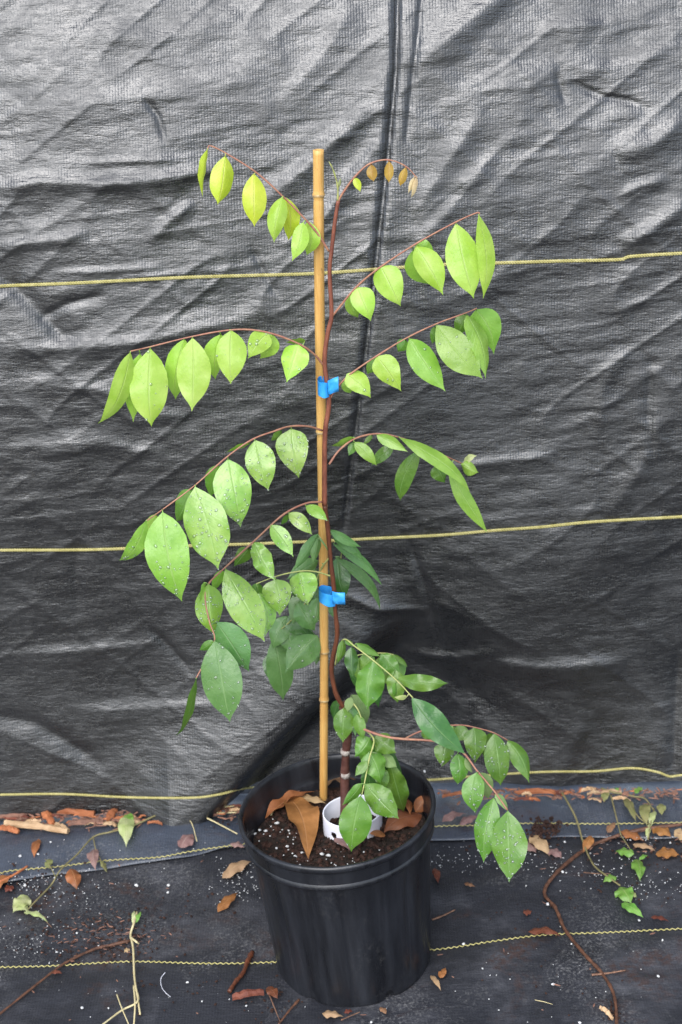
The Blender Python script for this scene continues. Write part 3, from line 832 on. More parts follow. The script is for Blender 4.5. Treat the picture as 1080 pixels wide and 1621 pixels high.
frond([(510, 681.5), (488, 675), (459, 675), (436, 682), (399, 696), (358.5, 724), (308.5, 768.5), (257, 807), (233, 824)], -.014, -.16, [
 (461, 679, 474, 760, 52, 'wet', D(drops=40, shape='rnd', lift=.35, fold=.05)),
 (404, 697, 426, 780, 48, 'wet', D(drops=40, lift=.35, fold=.05)),
 (361, 727, 382.6, 840, 60, 'wet', D(drops=60, lift=.35, fold=.05)),
 (309, 771, 345, 905, 71, 'wet', D(drops=80, lift=.35, fold=.06, shape='ell', dy=-.01)),
 (257.5, 811, 288.4, 961, 70, 'mid', D(drops=35, lift=.3, fold=.12, dy=-.012, bend=-4)),
 (232, 824, 188, 897, 25, 'mid', D(curl=.12, turn=.5, drops=8, shape='ell', bend=4, lift=.1)),
 (247, 814, 230, 868, 24, 'mid', D(dy=.015, lift=0)),
 (302, 774, 277, 828, 36, 'grn', D(dy=.018, lift=0., bend=4)),
 (345, 736, 332, 788, 32, 'grn', D(dy=.018, lift=0.)),
 (396, 702, 357, 716, 7, 'mid', D(turn=1.1, dy=.006, lift=0)),
 (446, 682, 429, 700, 11, 'grn', D(turn=.8, dy=.01, lift=0))])
frond([(510, 794.5), (484, 797), (448, 815), (403, 856), (357, 898), (330.6, 924), (325, 948), (332, 985), (340, 1013), (326, 1045), (311, 1073)], -.014, -.17, [
 (484, 801, 520, 825, 19, 'mid', D(lift=.5, drops=6, turn=.2)),
 (457, 812, 496, 847.5, 23, 'wet', D(lift=.4, drops=12)),
 (429, 831, 465, 882, 28, 'wet', D(lift=.4, drops=16)),
 (402, 858, 437, 920, 32, 'wet', D(lift=.4, drops=20, wave=.4, twist=.5)),
 (357, 901, 421.5, 1018, 54, 'wet', D(drops=55, lift=.35, fold=.3, shape='ell')),
 (330, 925, 340, 1010, 45, 'mid', D(drops=30, lift=.35, fold=.5, twist=.6, bend=-3, dy=-.004)),
 (323.6, 921, 316, 963, 11, 'mid', D(turn=.9)),
 (340, 1015, 364, 1148, 65, 'blu', D(drops=18, lift=.3, fold=.1, dy=-.012, shape='ell')),
 (343, 985, 396, 1068, 50, 'blu', D(drops=10, lift=.2, dy=.012)),
 (311, 1074, 285, 1177, 13, 'grn', D(turn=1.0, bend=-3, shape='lan', lift=.1)),
 (339, 1015, 315, 1030, 15, 'grn', D(dy=.012, lift=0)),
 (353, 902, 337, 938, 16, 'mid', D(dy=.014, lift=0)),
 (394, 868, 370, 897, 24, 'grn', D(dy=.012, lift=0, shape='rnd')),
 (457, 813, 445, 833, 8, 'grn', D(dy=.008, turn=.8, lift=0))])
frond([(524, 912), (500, 905), (477, 904), (441.5, 911), (406, 924)], -.014, -.06, [
 (475, 906, 487, 962, 45, 'wet', D(drops=30, shape='rnd', lift=.3)),
 (437, 917, 444, 977, 47, 'wet', D(drops=30, shape='rnd', lift=.3)),
 (410, 938, 419, 1009, 32, 'wet', D(drops=16, dy=.008, bend=8)),
 (411, 924, 400, 950, 20, 'grn', D(dy=.014, lift=0)),
 (472, 908, 466, 950, 26, 'blu', D(dy=.02, lift=0))], mat='rachis_green', r0=.0011)
frond([(525, 880), (512, 895), (498, 925), (480, 960), (458, 985), (440, 1000)], -.01, .10, [
 (504, 845, 464, 905, 18, 'blu', D(turn=.6)),
 (505, 850, 496, 893, 16, 'blu', D(turn=.6)),
 (504, 887, 453, 918, 26, 'blu', D(dy=.02)),
 (500, 925, 478, 955, 29, 'blu', D(dy=.03)),
 (471, 955, 499, 1002, 34, 'blu', D(drops=4)),
 (504, 945, 497, 992, 29, 'blu', D(drops=6)),
 (462, 968, 488, 1006, 41, 'drk', D(dy=.02)),
 (445, 985, 468, 1040, 36, 'blu', D(dy=.015)),
 (434, 1010, 449, 1111, 43, 'blu', D(shape='ell', lift=.1)),
 (503, 1006, 451, 1066, 48, 'blu', D(fold=.4, dy=-.04, drops=8)),
 (424, 1036, 433, 1084, 26, 'drk', D(dy=.02)),
 (505, 1010, 501, 1054, 22, 'blu', D()),
 (492, 1025, 486, 1052, 19, 'drk', D()),
 (468, 1010, 478, 1060, 26, 'drk', D(dy=.03)),
 (486, 935, 462, 990, 34, 'blu', D(dy=.03)),
 (500, 900, 480, 950, 26, 'blu', D(dy=.035)),
 (455, 975, 430, 1030, 34, 'blu', D(dy=.03)),
 (480, 985, 476, 1045, 34, 'drk', D(dy=.035)),
 (445, 1000, 452, 1068, 34, 'drk', D(dy=.03))], mat='rachis_green', name='frond')
frond([(524, 845), (532, 848), (541, 862), (540, 885)], 0.005, .09, [
 (522, 839, 572, 867, 15, 'blu', D(turn=.5, lift=-.2)),
 (527, 850, 581, 889, 15, 'blu', D(turn=.5, lift=-.2, bend=3)),
 (527, 861, 607, 927, 17, 'blu', D(turn=.6, lift=-.1, bend=5, shape='lan')),
 (530, 881, 611, 969, 17, 'blu', D(turn=.6, lift=-.1, bend=6, shape='lan')),
 (534, 882, 546, 952, 34, 'drk', D(dy=.02)),
 (540, 846, 560, 872, 14, 'blu', D(dy=.02, turn=.4)),
 (524, 955, 527, 978, 13, 'blu', D(dy=.0))], mat='rachis_green')
frond([(535.6, 318), (544, 304), (561, 281), (584, 260), (614, 253), (642, 263), (660, 281)], -.014, -.02, [
 (562, 281, 571, 304, 12, 'yel', D(turn=.3)),
 (588, 260, 592, 288, 17, 'brz', D(shape='ell')),
 (616, 255, 615.6, 290, 15, 'brz', D(shape='ell', fold=.5)),
 (643, 265, 633, 296, 13, 'brz', D(shape='ell', fold=.5)),
 (657, 280, 646, 307, 8, 'cream', D(turn=.6)),
 (660, 281, 652, 316, 8, 'cream', D(turn=.6))], r0=.0015, r1=.0006)
frond([(526.7, 500), (562, 457), (598, 426), (657, 387), (719, 353), (755, 337), (759, 341)], -.014, -.05, [
 (566, 455, 589, 511, 39, 'lime', D(shape='rnd', turn=.1)),
 (556, 466, 567.5, 507, 24, 'mid', D(dy=.01, lift=0, bend=-3)),
 (602, 421, 634.5, 489, 47, 'lime', D(shape='rnd', bend=2)),
 (658, 390, 702, 468, 43, 'lime', D(shape='ov', bend=3)),
 (654, 396, 684, 454, 38, 'mid', D(dy=.012, lift=0, bend=-7)),
 (660, 385, 689, 402, 22, 'mid', D(dy=.016, lift=-.2, shape='rnd')),
 (722, 354, 752, 476, 54, 'lime', D(shape='ell', bend=-3, fold=.25)),
 (758, 340, 767, 476, 28, 'lime', D(shape='ell', bend=7, turn=.5, dy=-.008, lift=.1, curl=.03))])
frond([(519, 636), (528, 622), (538.5, 608), (559, 589), (599, 562), (642, 536), (690, 513), (737, 495.6), (755, 488)], -.014, -.01, [
 (549, 592, 589.5, 631, 34, 'lime', D(shape='rnd', lift=.4, drops=4, bend=3)),
 (546, 600, 557, 625, 20, 'mid', D(dy=.01, lift=0)),
 (597, 564, 636, 621, 41, 'lime', D(shape='rnd', lift=.3, bend=2, drops=4)),
 (596, 566, 580, 594, 18, 'grn', D(dy=.012, lift=0)),
 (648, 536, 706, 621, 43, 'mid', D(lift=.3, bend=-1, drops=4)),
 (643, 538, 629, 558, 20, 'grn', D(dy=.012, lift=0)),
 (691, 515, 765, 600, 54, 'mid', D(lift=.35, shape='ell', fold=.05, drops=8)),
 (689, 517, 684, 546, 15, 'grn', D(dy=.014, lift=0)),
 (736, 497, 724, 532, 26, 'grn', D(dy=.012, lift=0)),
 (739, 498, 768, 602, 30, 'mid', D(turn=.6, bend=6, dy=.004)),
 (754, 490, 782, 562, 46, 'mid', D(bend=8, dy=.012, lift=0, shape='rnd'))])
frond([(521, 735), (537, 713), (562, 694.5), (596.5, 686.6), (631, 692), (669, 705.5), (703.5, 721), (732, 734)], -.012, .07, [
 (560, 692, 523, 708, 11, 'mid', D(turn=.9, lift=0)),
 (561, 700, 598, 738.5, 20, 'mid', D(lift=.3)),
 (562, 700, 552, 722, 14, 'grn', D(dy=.01)),
 (590, 689, 575, 705, 8, 'grn', D(dy=.01)),
 (623, 706, 585, 738.5, 20, 'grn', D(dy=.015, lift=0)),
 (596, 688, 647, 717, 19, 'mid', D(turn=.4)),
 (664, 712, 630, 800, 29, 'grn', D(bend=-7, dy=.008, lift=.05, shape='ell')),
 (633, 693, 754, 778, 24, 'mid', D(turn=.5, bend=5, dy=-.006, shape='lan', lift=.2)),
 (690, 737, 706, 766, 28, 'grn', D(dy=.014, shape='rnd', lift=0)),
 (710, 745, 772, 843, 25, 'mid', D(bend=-3, shape='lan', lift=.1)),
 (730, 735, 759, 749, 21, 'mid', D(twist=1.2, fold=.6, dy=-.006)),
 (733, 734, 754, 719, 11, 'weedpale', D(turn=.6, curl=.2))])
# lower right leaves
frond([(531, 1053), (535, 1030), (545, 1012), (563, 1024), (593, 1047), (628, 1077), (654, 1105)], -.016, -.12, [
 (543, 1013, 534, 1052, 14, 'grn', D(turn=.5)),
 (557, 1024, 559, 1074, 22, 'drk', D(wave=.2)),
 (564, 1018, 604, 1040, 13, 'grn', D(turn=.6, lift=.1)),
 (546, 1012, 562, 1022, 8, 'grn', D(turn=.5, lift=.1)),
 (590, 1046, 582, 1124, 46, 'grn', D(wave=.25, shape='ell', lift=.35, drops=5)),
 (592, 1038, 566, 1062, 28, 'grn', D(dy=.014, lift=0)),
 (626, 1060, 629, 1117, 30, 'grn', D(dy=.006, wave=.2)),
 (629, 1074, 712, 1081, 27, 'grn', D(wave=.3, bend=-4, lift=.35, shape='ell')),
 (626, 1080, 626, 1105, 9, 'grn', D(turn=1.)),
 (645, 1103, 624, 1104, 8, 'weedpale', D(turn=.4)),
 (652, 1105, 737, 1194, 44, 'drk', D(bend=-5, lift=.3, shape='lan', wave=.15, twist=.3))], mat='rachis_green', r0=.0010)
frond([(556, 1050), (565, 1038), (595, 1034), (621, 1036), (640, 1048)], .0, .03, [
 (603, 1035, 636, 1068, 28, 'grn', D(wave=.2)),
 (622, 1037, 640, 1075, 24, 'grn', D(dy=.01)),
 (622, 1036, 648, 1056, 9, 'grn', D(turn=.7)),
 (600, 1040, 612, 1085, 26, 'grn', D(dy=.01)),
 (575, 1040, 568, 1082, 26, 'grn', D(dy=.015)),
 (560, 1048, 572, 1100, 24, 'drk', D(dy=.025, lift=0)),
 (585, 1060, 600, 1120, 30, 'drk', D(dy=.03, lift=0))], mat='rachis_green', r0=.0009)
frond([(549, 1122), (562, 1143), (580, 1156), (621, 1168), (677, 1172), (705, 1177), (733, 1191), (756, 1221), (783, 1253), (804, 1283)], -.012, -.17, [
 (705, 1177, 700, 1216, 32, 'grn', D(shape='rnd', drops=10)),
 (724.5, 1193, 726, 1247, 29, 'grn', D(drops=14)),
 (754, 1223, 753, 1291, 36, 'grn', D(drops=20, bend=-5, dy=-.006)),
 (757, 1223, 775, 1268, 26, 'pal', D(dy=.004, bend=4, lift=.1)),
 (782, 1263, 765, 1367, 40, 'grn', D(drops=35, bend=-2, shape='ell')),
 (804, 1284, 807, 1398, 56, 'grn', D(drops=60, shape='ell', dy=-.012, fold=.12)),
 (784, 1256, 806, 1286, 13, 'pal', D(turn=.5)),
 (737, 1200, 750, 1225, 10, 'pal', D(turn=.6, dy=.005))], r0=.0021, r1=.0009, name='branch')
frond([(640, 1170), (660, 1160), (690, 1150), (719, 1148), (740, 1149), (779, 1159), (804, 1172)], -.05, -.02, [
 (751, 1152, 753, 1211, 37, 'grn', D(drops=14, shape='rnd')),
 (782.6, 1161, 795, 1248, 41, 'grn', D(drops=20, shape='ell')),
 (804, 1172, 838, 1240, 28, 'grn', D(bend=5, turn=.4)),
 (737, 1150, 722, 1174, 26, 'grn', D(dy=.01)),
 (778, 1160, 766, 1205, 20, 'grn', D(dy=.016, lift=0)),
 (668, 1156, 686, 1172, 16, 'grn', D(dy=.01)),
 (719, 1149, 706, 1168, 18, 'grn', D(dy=.02))], r0=.0012)
frond([(548, 1119), (556, 1112), (566, 1122), (572, 1136)], -.012, -.04, [
 (544, 1121, 543, 1177, 33, 'grn', D(dy=-.012, drops=5, lift=.3)),
 (555, 1118, 563, 1166, 22, 'blu', D(drops=4)),
 (565, 1130, 576, 1172, 20, 'grn', D()),
 (556, 1100, 584, 1149, 28, 'pal', D(dy=.025, lift=0)),
 (538, 1108, 528, 1140, 18, 'drk', D(dy=.05, lift=0)),
 (556, 1104, 550, 1128, 14, 'pal', D(dy=.0))], mat='rachis_green', r0=.0012)
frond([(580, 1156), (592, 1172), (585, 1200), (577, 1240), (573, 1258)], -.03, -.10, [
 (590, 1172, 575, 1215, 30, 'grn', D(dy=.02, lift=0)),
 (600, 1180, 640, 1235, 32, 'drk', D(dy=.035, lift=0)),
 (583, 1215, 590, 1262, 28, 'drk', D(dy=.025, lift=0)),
 (586, 1168, 561, 1200, 32, 'grn', D(wave=.2, shape='rnd')),
 (592, 1166, 628, 1193, 34, 'grn', D(wave=.2, dy=.01)),
 (585, 1190, 605, 1244, 38, 'grn', D(wave=.2, shape='rnd', dy=.006)),
 (605, 1195, 630, 1215, 20, 'pal', D(dy=.02)),
 (618, 1208, 641, 1291, 35, 'grn', D(wave=.3, dy=.03, lift=0, shape='ell')),
 (600, 1215, 612, 1250, 24, 'grn', D(dy=.028)),
 (581, 1205, 562, 1229, 16, 'grn', D()),
 (573, 1240, 541, 1275, 17, 'grn', D(turn=.5)),
 (578, 1241, 632, 1298, 42, 'grn', D(wave=.2, drops=8, lift=.5, shape='ell')),
 (571, 1260, 556, 1350, 52, 'grn', D(drops=8, lift=.25, fold=.1, shape='ell', dy=-.012))], mat='rachis_green', r0=.0012)

# water droplets on the leaves
vs = []; fs = []; uvd = []
for p, n, r in DROPS:
    b = len(vs); a = n.orthogonal().normalized(); c = n.cross(a); s = random.uniform(.8, 1.25)
    for (rr, h) in ((1.0, -.05), (.88, .30), (.5, .52)):
        for k in range(8):
            an = math.pi*k/4; vs.append(p + a*(rr*r*s*math.cos(an)) + c*(rr*r/s*math.sin(an)) + n*(h*r))
    vs.append(p+n*(.6*r))
    for j in range(2):
        for k in range(8): fs.append((b+j*8+k, b+j*8+(k+1) % 8, b+(j+1)*8+(k+1) % 8, b+(j+1)*8+k))
    for k in range(8): fs.append((b+16+k, b+16+(k+1) % 8, b+24))
    fs.append(tuple(b+k for k in range(8))[::-1])
o = link('water_droplets', mesh('water_droplets', vs, fs), M['drop']); parent_chain(o, plant); o['kind'] = 'stuff'

# ------------------------------------------------------------------ blue ties
def tie(label, y0, px0, px1, flag):
    c = PY((px0+px1)/2, y0, Y0-.008)
    root = empty('plant_tie', c); tag(root, label, 'plant tie', 'blue tape ties on the cane')
    w2 = (px1-px0)/2*mpx(c); hh = flag['h']/2*mpx(c); n = 28; vs = []; fs = []
    rows = 4
    for s in range(2):
        for j in range(rows):
            for k in range(n):
                a = 2*math.pi*k/n; r = 1 if s == 0 else .93
                z = (-1+2*j/(rows-1))*hh + flag['sl']*math.cos(a)*w2
                vs.append(c+Vector((w2*r*math.cos(a), .0135*r*math.sin(a)-.001, z+.0004*math.sin(a*5+j))))
    for s in range(2):
        o_ = s*rows*n
        for j in range(rows-1):
            for k in range(n): fs.append((o_+j*n+k, o_+j*n+(k+1) % n, o_+(j+1)*n+(k+1) % n, o_+(j+1)*n+k))
    put_child(link('tape_loop', mesh('tape_loop', vs, fs), M['tape']), root)
    # free end pinched together and standing out to the right
    P = [PY(x, y, Y0-.008-.013+dyy) for x, y, dyy in flag['path']]; path = catmull(P, 10); vs = []; fs = []
    for i, p in enumerate(path):
        t = i/10
        for e in (-1, -.33, .33, 1): vs.append(p+Vector((0, .0012*math.sin(e*3+t*5), e*hh*(.95+.05*t))))
    for i in range(10):
        for k in range(3): fs.append((i*4+k, (i+1)*4+k, (i+1)*4+k+1, i*4+k+1))
    o = link('tape_end', mesh('tape_end', vs, fs), M['tape']); md = o.modifiers.new('s', 'SOLIDIFY'); md.thickness = .0008; put_child(o, root)
tie('upper blue plastic tape tie round cane and stem below the second pair of fronds', 612, 503, 523, D(h=25, sl=-.12, path=[(519, 614, 0), (526, 611, -.004), (536, 608.5, -.006)]))
tie('lower blue plastic tape tie round cane and stem above the lower leaf cluster', 943, 505, 533, D(h=21, sl=-.30, path=[(526, 945, 0), (534, 947, -.004), (546.5, 948.5, -.005)]))

# ------------------------------------------------------------------ white plastic collar
def collar():
    cF = SO(559, 1318); vs = []; fs = []
    cx, cy = cF.x, cF.y+.012; a0, a1 = math.radians(-60+0), math.radians(262)
    n = 90; m_ = 14; H = .034
    R = 47*mpx(cF)
    def ok(i, j):
        a = a0+(a1-a0)*i/n; z = j/m_
        for (ha, hz, hr) in ((math.radians(231), .45, .0050), (math.radians(250), .0, .007), (math.radians(100), .5, .006), (math.radians(10), .5, .006)):
            if math.hypot((a-ha)*R, (z-hz)*H) < hr: return False
        return True
    nu, nz = 180, 24; n = nu; m_ = nz
    for i in range(nu+1):
        a = a0+(a1-a0)*i/nu; r = R*(1+.03*math.sin(2*a))
        for j in range(nz+1):
            vs.append(Vector((cx+r*math.cos(a), cy+r*.82*math.sin(a), cF.z-.004+H*j/nz+.004*math.sin(a+.5))))
    for i in range(nu):
        for j in range(nz):
            if ok(i+.5, j+.5): fs.append((i*(nz+1)+j, (i+1)*(nz+1)+j, (i+1)*(nz+1)+j+1, i*(nz+1)+j+1))
    o = link('plastic_collar', mesh('plastic_collar', vs, fs), M['white']); md = o.modifiers.new('s', 'SOLIDIFY'); md.thickness = .0016
    tag(o, 'white plastic collar with round holes curled around the stem base on the soil', 'collar')
collar()

# ------------------------------------------------------------------ dead leaves on the soil
def soil_leaf(b, t, w_, mt, label, off=.006, up=True, group='dead leaves on the potting soil', **k):
    k.setdefault('arch', .10)
    make = make_leaf(SO(*b, off), SO(*t, off+k.pop('rise', 0)), w_, L[mt], None, name='dead_leaf', up=up, **k)
    tag(make, label, 'dead leaf', group); return make
soil_leaf((456, 1262), (489, 1357), 50, 'dead', 'large orange brown dead leaf lying pointed at the front rim, left of the cane', .010, wave=.25, fold=-.25, twist=.3, shape='lan', turn=.1)
soil_leaf((420, 1296), (500, 1252), 26, 'dead', 'curled orange dead leaf behind the large one, left of the cane', .008, wave=.3, fold=-.4, turn=.2)
soil_leaf((510, 1240), (572, 1232), 30, 'deadbr', 'brown dead leaf against the back of the pot between cane and trunk', .012, wave=.3, turn=.3)
soil_leaf((470, 1262), (518, 1270), 20, 'deadtan', 'pale tan dead leaf crossing behind the cane', .008, wave=.2)
soil_leaf((450, 1262), (478, 1250), 14, 'deadpink', 'small pinkish dead leaf at the back left of the soil', .010)
soil_leaf((668, 1290), (603, 1316), 40, 'deadred', 'dark red dead leaf flat on the soil at the right of the collar', .006, wave=.15, turn=.1)
soil_leaf((610, 1324), (582, 1316), 18, 'dead', 'small orange dead leaf in front of the dark red one', .008)
soil_leaf((658, 1286), (682, 1256), 22, 'dead', 'orange dead leaf leaning up against the right inside of the rim', .006, rise=.02, up=False)
soil_leaf((530, 1326), (556, 1345), 20, 'deadpink', 'greyish dead leaf scrap at the foot of the white collar', .008)
soil_leaf((640, 1262), (650, 1290), 14, 'dead', 'narrow yellow brown leaf scrap under the hanging leaves at the right', .012)
o = tube('straw_piece', [SO(429, 1291, .004), SO(440, 1267, .010)], .0012, M['straw']); tag(o, 'pale straw piece standing in the soil at the left', 'straw')

# ------------------------------------------------------------------ things on the ground
def on_strip(px, py):
    q = GP(px, py); y0 = float(np.interp(q.x, ex, ey)); return .014 if q.y > y0 else .003
def gp(px, py, off=0.0): return GP(px, py, on_strip(px, py)+off)
def ground_leaf(b, t, w_, mt, label, name='dead_leaf', cat='dead leaf', group='dead leaves on the ground cloth', off=.004, **k):
    k.setdefault('arch', .12); k.setdefault('wave', .2); k.setdefault('turn', 0)
    o = make_leaf(gp(*b, off), gp(*t, off), w_, L[mt], None, name=name, up=True, **k); tag(o, label, cat, group); return o
gl = [
 ((352, 1390), (399, 1361), 24, 'deadtan', 'mottled tan dead leaf just left of the pot'),
 ((345, 1444), (377, 1413), 18, 'dead', 'small brown dead leaf below the mottled one left of the pot'),
 ((286, 1342), (306, 1318), 26, 'deadpink', 'pinkish round dead leaf on the strip left of the pot'),
 ((112, 1375), (122, 1408), 24, 'dead', 'orange tan dead leaf standing at the strip edge on the left'),
 ((62, 1328), (54, 1358), 14, 'dead', 'thin orange dead leaf on the strip near the left edge'),
 ((-12, 1408), (22, 1384), 22, 'dead', 'orange dead leaf cut by the left edge of the picture'),
 ((20, 1402), (8, 1412), 16, 'deadred', 'red brown leaf scrap at the far left'),
 ((365, 1335), (388, 1342), 14, 'deadpink', 'pinkish leaf scrap touching the pot on the left'),
 ((700, 1301), (740, 1287), 18, 'deadpink', 'curled brown grey dead leaf on the strip right of the pot'),
 ((728, 1306), (758, 1292), 16, 'deadpink', 'second greyish leaf beside the curled one right of the pot'),
 ((840, 1321), (872, 1354), 24, 'deadtan', 'pale tan leaf piece beside the dark clump on the right'),
 ((868, 1344), (891, 1358), 20, 'deadpink', 'pinkish leaf piece at the end of the pale tan one'),
 ((828, 1330), (850, 1352), 20, 'deadpink', 'greyish pink leaf left of the pale tan one'),
 ((836, 1475), (891, 1479), 17, 'deadred', 'reddish dead leaf lying across the yellow line on the right'),
 ((936, 1323), (923, 1350), 16, 'dead', 'orange leaf folded over the vine bend'),
 ((982, 1316), (1022, 1331), 22, 'dead', 'orange dead leaf under the vine near the weeds'),
 ((1034, 1308), (1064, 1324), 24, 'dead', 'orange curled leaf near the right edge above the vine'),
 ((1038, 1352), (1078, 1352), 26, 'dead', 'folded golden brown leaf below the vine at the right edge'),
 ((1068, 1314), (1094, 1332), 26, 'deadtan', 'tan leaf cut by the right edge'),
 ((1002, 1336), (1040, 1346), 14, 'deadtan', 'narrow pale leaf sliver below the vine'),
 ((962, 1318), (975, 1302), 12, 'deadbr', 'small brown leaf left of the weed stems'),
 ((682, 1544), (699, 1568), 9, 'deadtan', 'pale leaf scrap with a stalk near the lower right of the pot'),
 ((697, 1548), (706, 1532), 12, 'dead', 'tiny orange leaf scrap right of the pot foot'),
 ((510, 1604), (545, 1608), 17, 'deadtan', 'tan leaf lying in front of the pot at the bottom'),
 ((545, 1603), (560, 1600), 9, 'deadred', 'small red leaf scrap in front of the pot'),
 ((602, 1594), (612, 1606), 10, 'deadbr', 'small brown leaf scrap at the pot foot, centre'),
 ((688, 1374), (694, 1400), 12, 'deadred', 'dark red leaf sliver beside the right side of the pot'),
 ((828, 1444), (843, 1442), 14, 'deadred', 'dark crumpled leaf scrap on the bare cloth at right'),
 ((1030, 1452), (1060, 1460), 10, 'deadred', 'thin red brown leaf at the right edge above the yellow line'),
 ((424, 1562), (440, 1582), 18, 'deadred', 'crumpled dark red leaf at the lower left of the pot'),
 ((735, 1398), (753, 1404), 9, 'deadbr', 'small brown leaf scrap under the hanging leaves'),
 ((80, 1540), (100, 1540), 8, 'deadred', 'small red chip under the diagonal twig'),
]
for a in gl: ground_leaf(*a)
# bark chips against the foot of the fence
def chip(p, q, wpx, hpx, mt, label, group='bark chips along the foot of the fence'):
    B, T = gp(*p, .004), gp(*q, .004); sd_ = random.randrange(10**6); rnd = random.Random(sd_)
    A = (T-B); W = A.cross(Vector((0, 0, 1))).normalized(); mp = mpx(B); n = 9; vs = []; fs = []
    for i in range(n):
        t = i/(n-1); hw = wpx*mp*.5*(.30+.70*math.sin(math.pi*min(1, max(0, t*.9+.05)))**.5)*rnd.uniform(.6, 1.15); c = B+A*t+Vector((0, 0, .004*math.sin(math.pi*t)))
        h = hpx*mp*rnd.uniform(.7, 1.1)
        for (u, z) in ((-1, 0), (-.85, .5), (-.3, 1), (.35, .9), (.9, .45), (1, 0), (0, -.35)):
            vs.append(c+W*(u*hw)+Vector((0, 0, z*h+rnd.uniform(-.0012, .0012))))
    for i in range(n-1):
        for k in range(7): fs.append((i*7+k, i*7+(k+1) % 7, (i+1)*7+(k+1) % 7, (i+1)*7+k))
    fs.append(tuple(range(7))[::-1]); fs.append(tuple((n-1)*7+k for k in range(7)))
    o = link('bark_chip', mesh('bark_chip', vs, fs, False), M[mt]); tag(o, label, 'bark chip', group); return o
for a in [
 ((70, 1284), (150, 1292), 16, 8, 'bark_orange', 'long bright orange bark piece against the fence at left'),
 ((68, 1284), (84, 1306), 16, 6, 'bark_orange', 'short orange bark piece slanting down beside the long orange one'),
 ((8, 1305), (108, 1318), 15, 8, 'bark_tan', 'long pale tan bark stick lying below the orange pieces'),
 ((-10, 1294), (44, 1293), 12, 6, 'bark_brown', 'grey brown stick at the left edge by the fence'),
 ((108, 1306), (164, 1302), 15, 6, 'bark_brown', 'dull brown bark piece right of the orange ones'),
 ((88, 1306), (110, 1316), 7, 4, 'bark_tan', 'thin tan splinter across the bark litter'),
 ((0, 1312), (30, 1318), 16, 6, 'bark_orange', 'orange bark lump at the left end of the tan stick'),
 ((171, 1300), (184, 1282), 14, 6, 'bark_orange', 'small orange bark lump left of the pale weed leaf'),
 ((815, 1256), (888, 1256), 11, 5, 'bark_orange', 'long orange brown bark strip at the fence foot right of the pot'),
 ((368, 1581), (418, 1573), 16, 8, 'bark_red', 'dark red bark piece beside the lower left of the pot'),
 ((950, 1596), (970, 1614), 10, 5, 'bark_tan', 'pale tan chip at the lower end of the vine'),
 ((700, 1262), (742, 1258), 8, 4, 'bark_orange', 'narrow orange bark strip behind the right rim of the pot')]: chip(*a)
rb = random.Random(77)
for i in range(46):
    if i < 30: x = rb.uniform(-10, 375)
    else: x = rb.uniform(700, 1090)
    y = (1277+rb.uniform(2, 32) if x < 240 else 1274+rb.uniform(2, 18)) if i < 30 else 1247+rb.uniform(4, 20)
    ln = rb.uniform(12, 34); an = rb.uniform(-.5, .5)
    mt = rb.choice(['bark_orange', 'bark_brown', 'bark_brown', 'bark_red', 'bark_tan']); side = 'left' if i < 30 else 'right'
    cw = {'bark_orange': 'orange', 'bark_brown': 'dull brown', 'bark_red': 'dark red', 'bark_tan': 'pale tan'}[mt]
    chip((x, y), (x+ln*math.cos(an), y+ln*math.sin(an)*.5), rb.uniform(5, 11), rb.uniform(2, 4), mt,
         'small %s bark chip in the litter %s of the pot' % (cw, side), 'small %s bark chips %s of the pot' % (cw, side))

def gtube(name, pts, r, mat, label, cat, n=None, off=.003, lifts=None, group=None, sides=7):
    P = [gp(x, y, off+(lifts[i] if lifts else 0)) for i, (x, y) in enumerate(pts)]
    path = catmull(P, n or max(8, len(pts)*6))
    rnd = random.Random(len(pts)*31+int(pts[0][0])); jit = [1+rnd.uniform(-.22, .22) for _ in path]
    o = tube(name, path, lambda t: (r(t) if callable(r) else r*(1-.35*t))*jit[min(len(jit)-1, int(t*(len(jit)-1)+.5))], M[mat], None, sides)
    if label: tag(o, label, cat, group)
    return o
vine = gtube('vine', [(1130, 1296), (1080, 1305), (1013, 1314), (954, 1331), (921, 1348), (880, 1383), (862, 1413), (880, 1438), (895, 1472), (924, 1509), (954, 1542), (973, 1579), (977, 1640)], lambda t: .0032-.0008*t, 'vine', 'brown woody vine looping across the ground cloth at the right', 'vine', 90, sides=9)
gtube('twig', [(206, 1489), (172, 1497), (148, 1503), (104, 1524), (74, 1546), (0, 1605), (-20, 1622)], .0024, 'vine', 'long straight brown twig running diagonally to the lower left corner', 'twig', 40)
gtube('twig', [(400, 1507), (393, 1520), (385, 1540), (374, 1553), (363, 1570)], lambda t: .0042-.0012*t, 'stem_brown', 'short dark knobbly twig crossing the yellow line left of the pot', 'twig', 24)
gtube('twig', [(427, 1576), (435, 1596), (444, 1618)], .0011, 'twig', 'thin brown twig at the lower left foot of the pot', 'twig')
gtube('twig', [(474, 1582), (458, 1600), (441, 1622)], .0020, 'vine', 'reddish twig sticking out in front of the pot foot', 'twig')
gtube('twig', [(540, 1615), (553, 1609), (570, 1602)], .0012, 'twig', 'small twig lying in front of the pot beside the tan leaf', 'twig')
gtube('twig', [(684, 1456), (700, 1450), (721, 1440)], .0016, 'twig', 'short brown twig just right of the pot', 'twig')
gtube('twig', [(937, 1543), (960, 1541), (990, 1536)], .0017, 'twig', 'pinkish grey twig crossing the lower vine', 'twig')
gtube('twig', [(924, 1381), (945, 1383), (967, 1383)], .0009, 'twig', 'thin reddish twig between vine and green leaf', 'twig')
gtube('twig', [(-6, 1398), (20, 1386), (44, 1371)], .0026, 'bark_orange', 'orange stick at the left edge crossing the strip edge', 'twig')
gtube('twig', [(66, 1449), (74, 1459), (82, 1468)], .0010, 'twig', 'tiny pale twig below the left weed', 'twig')
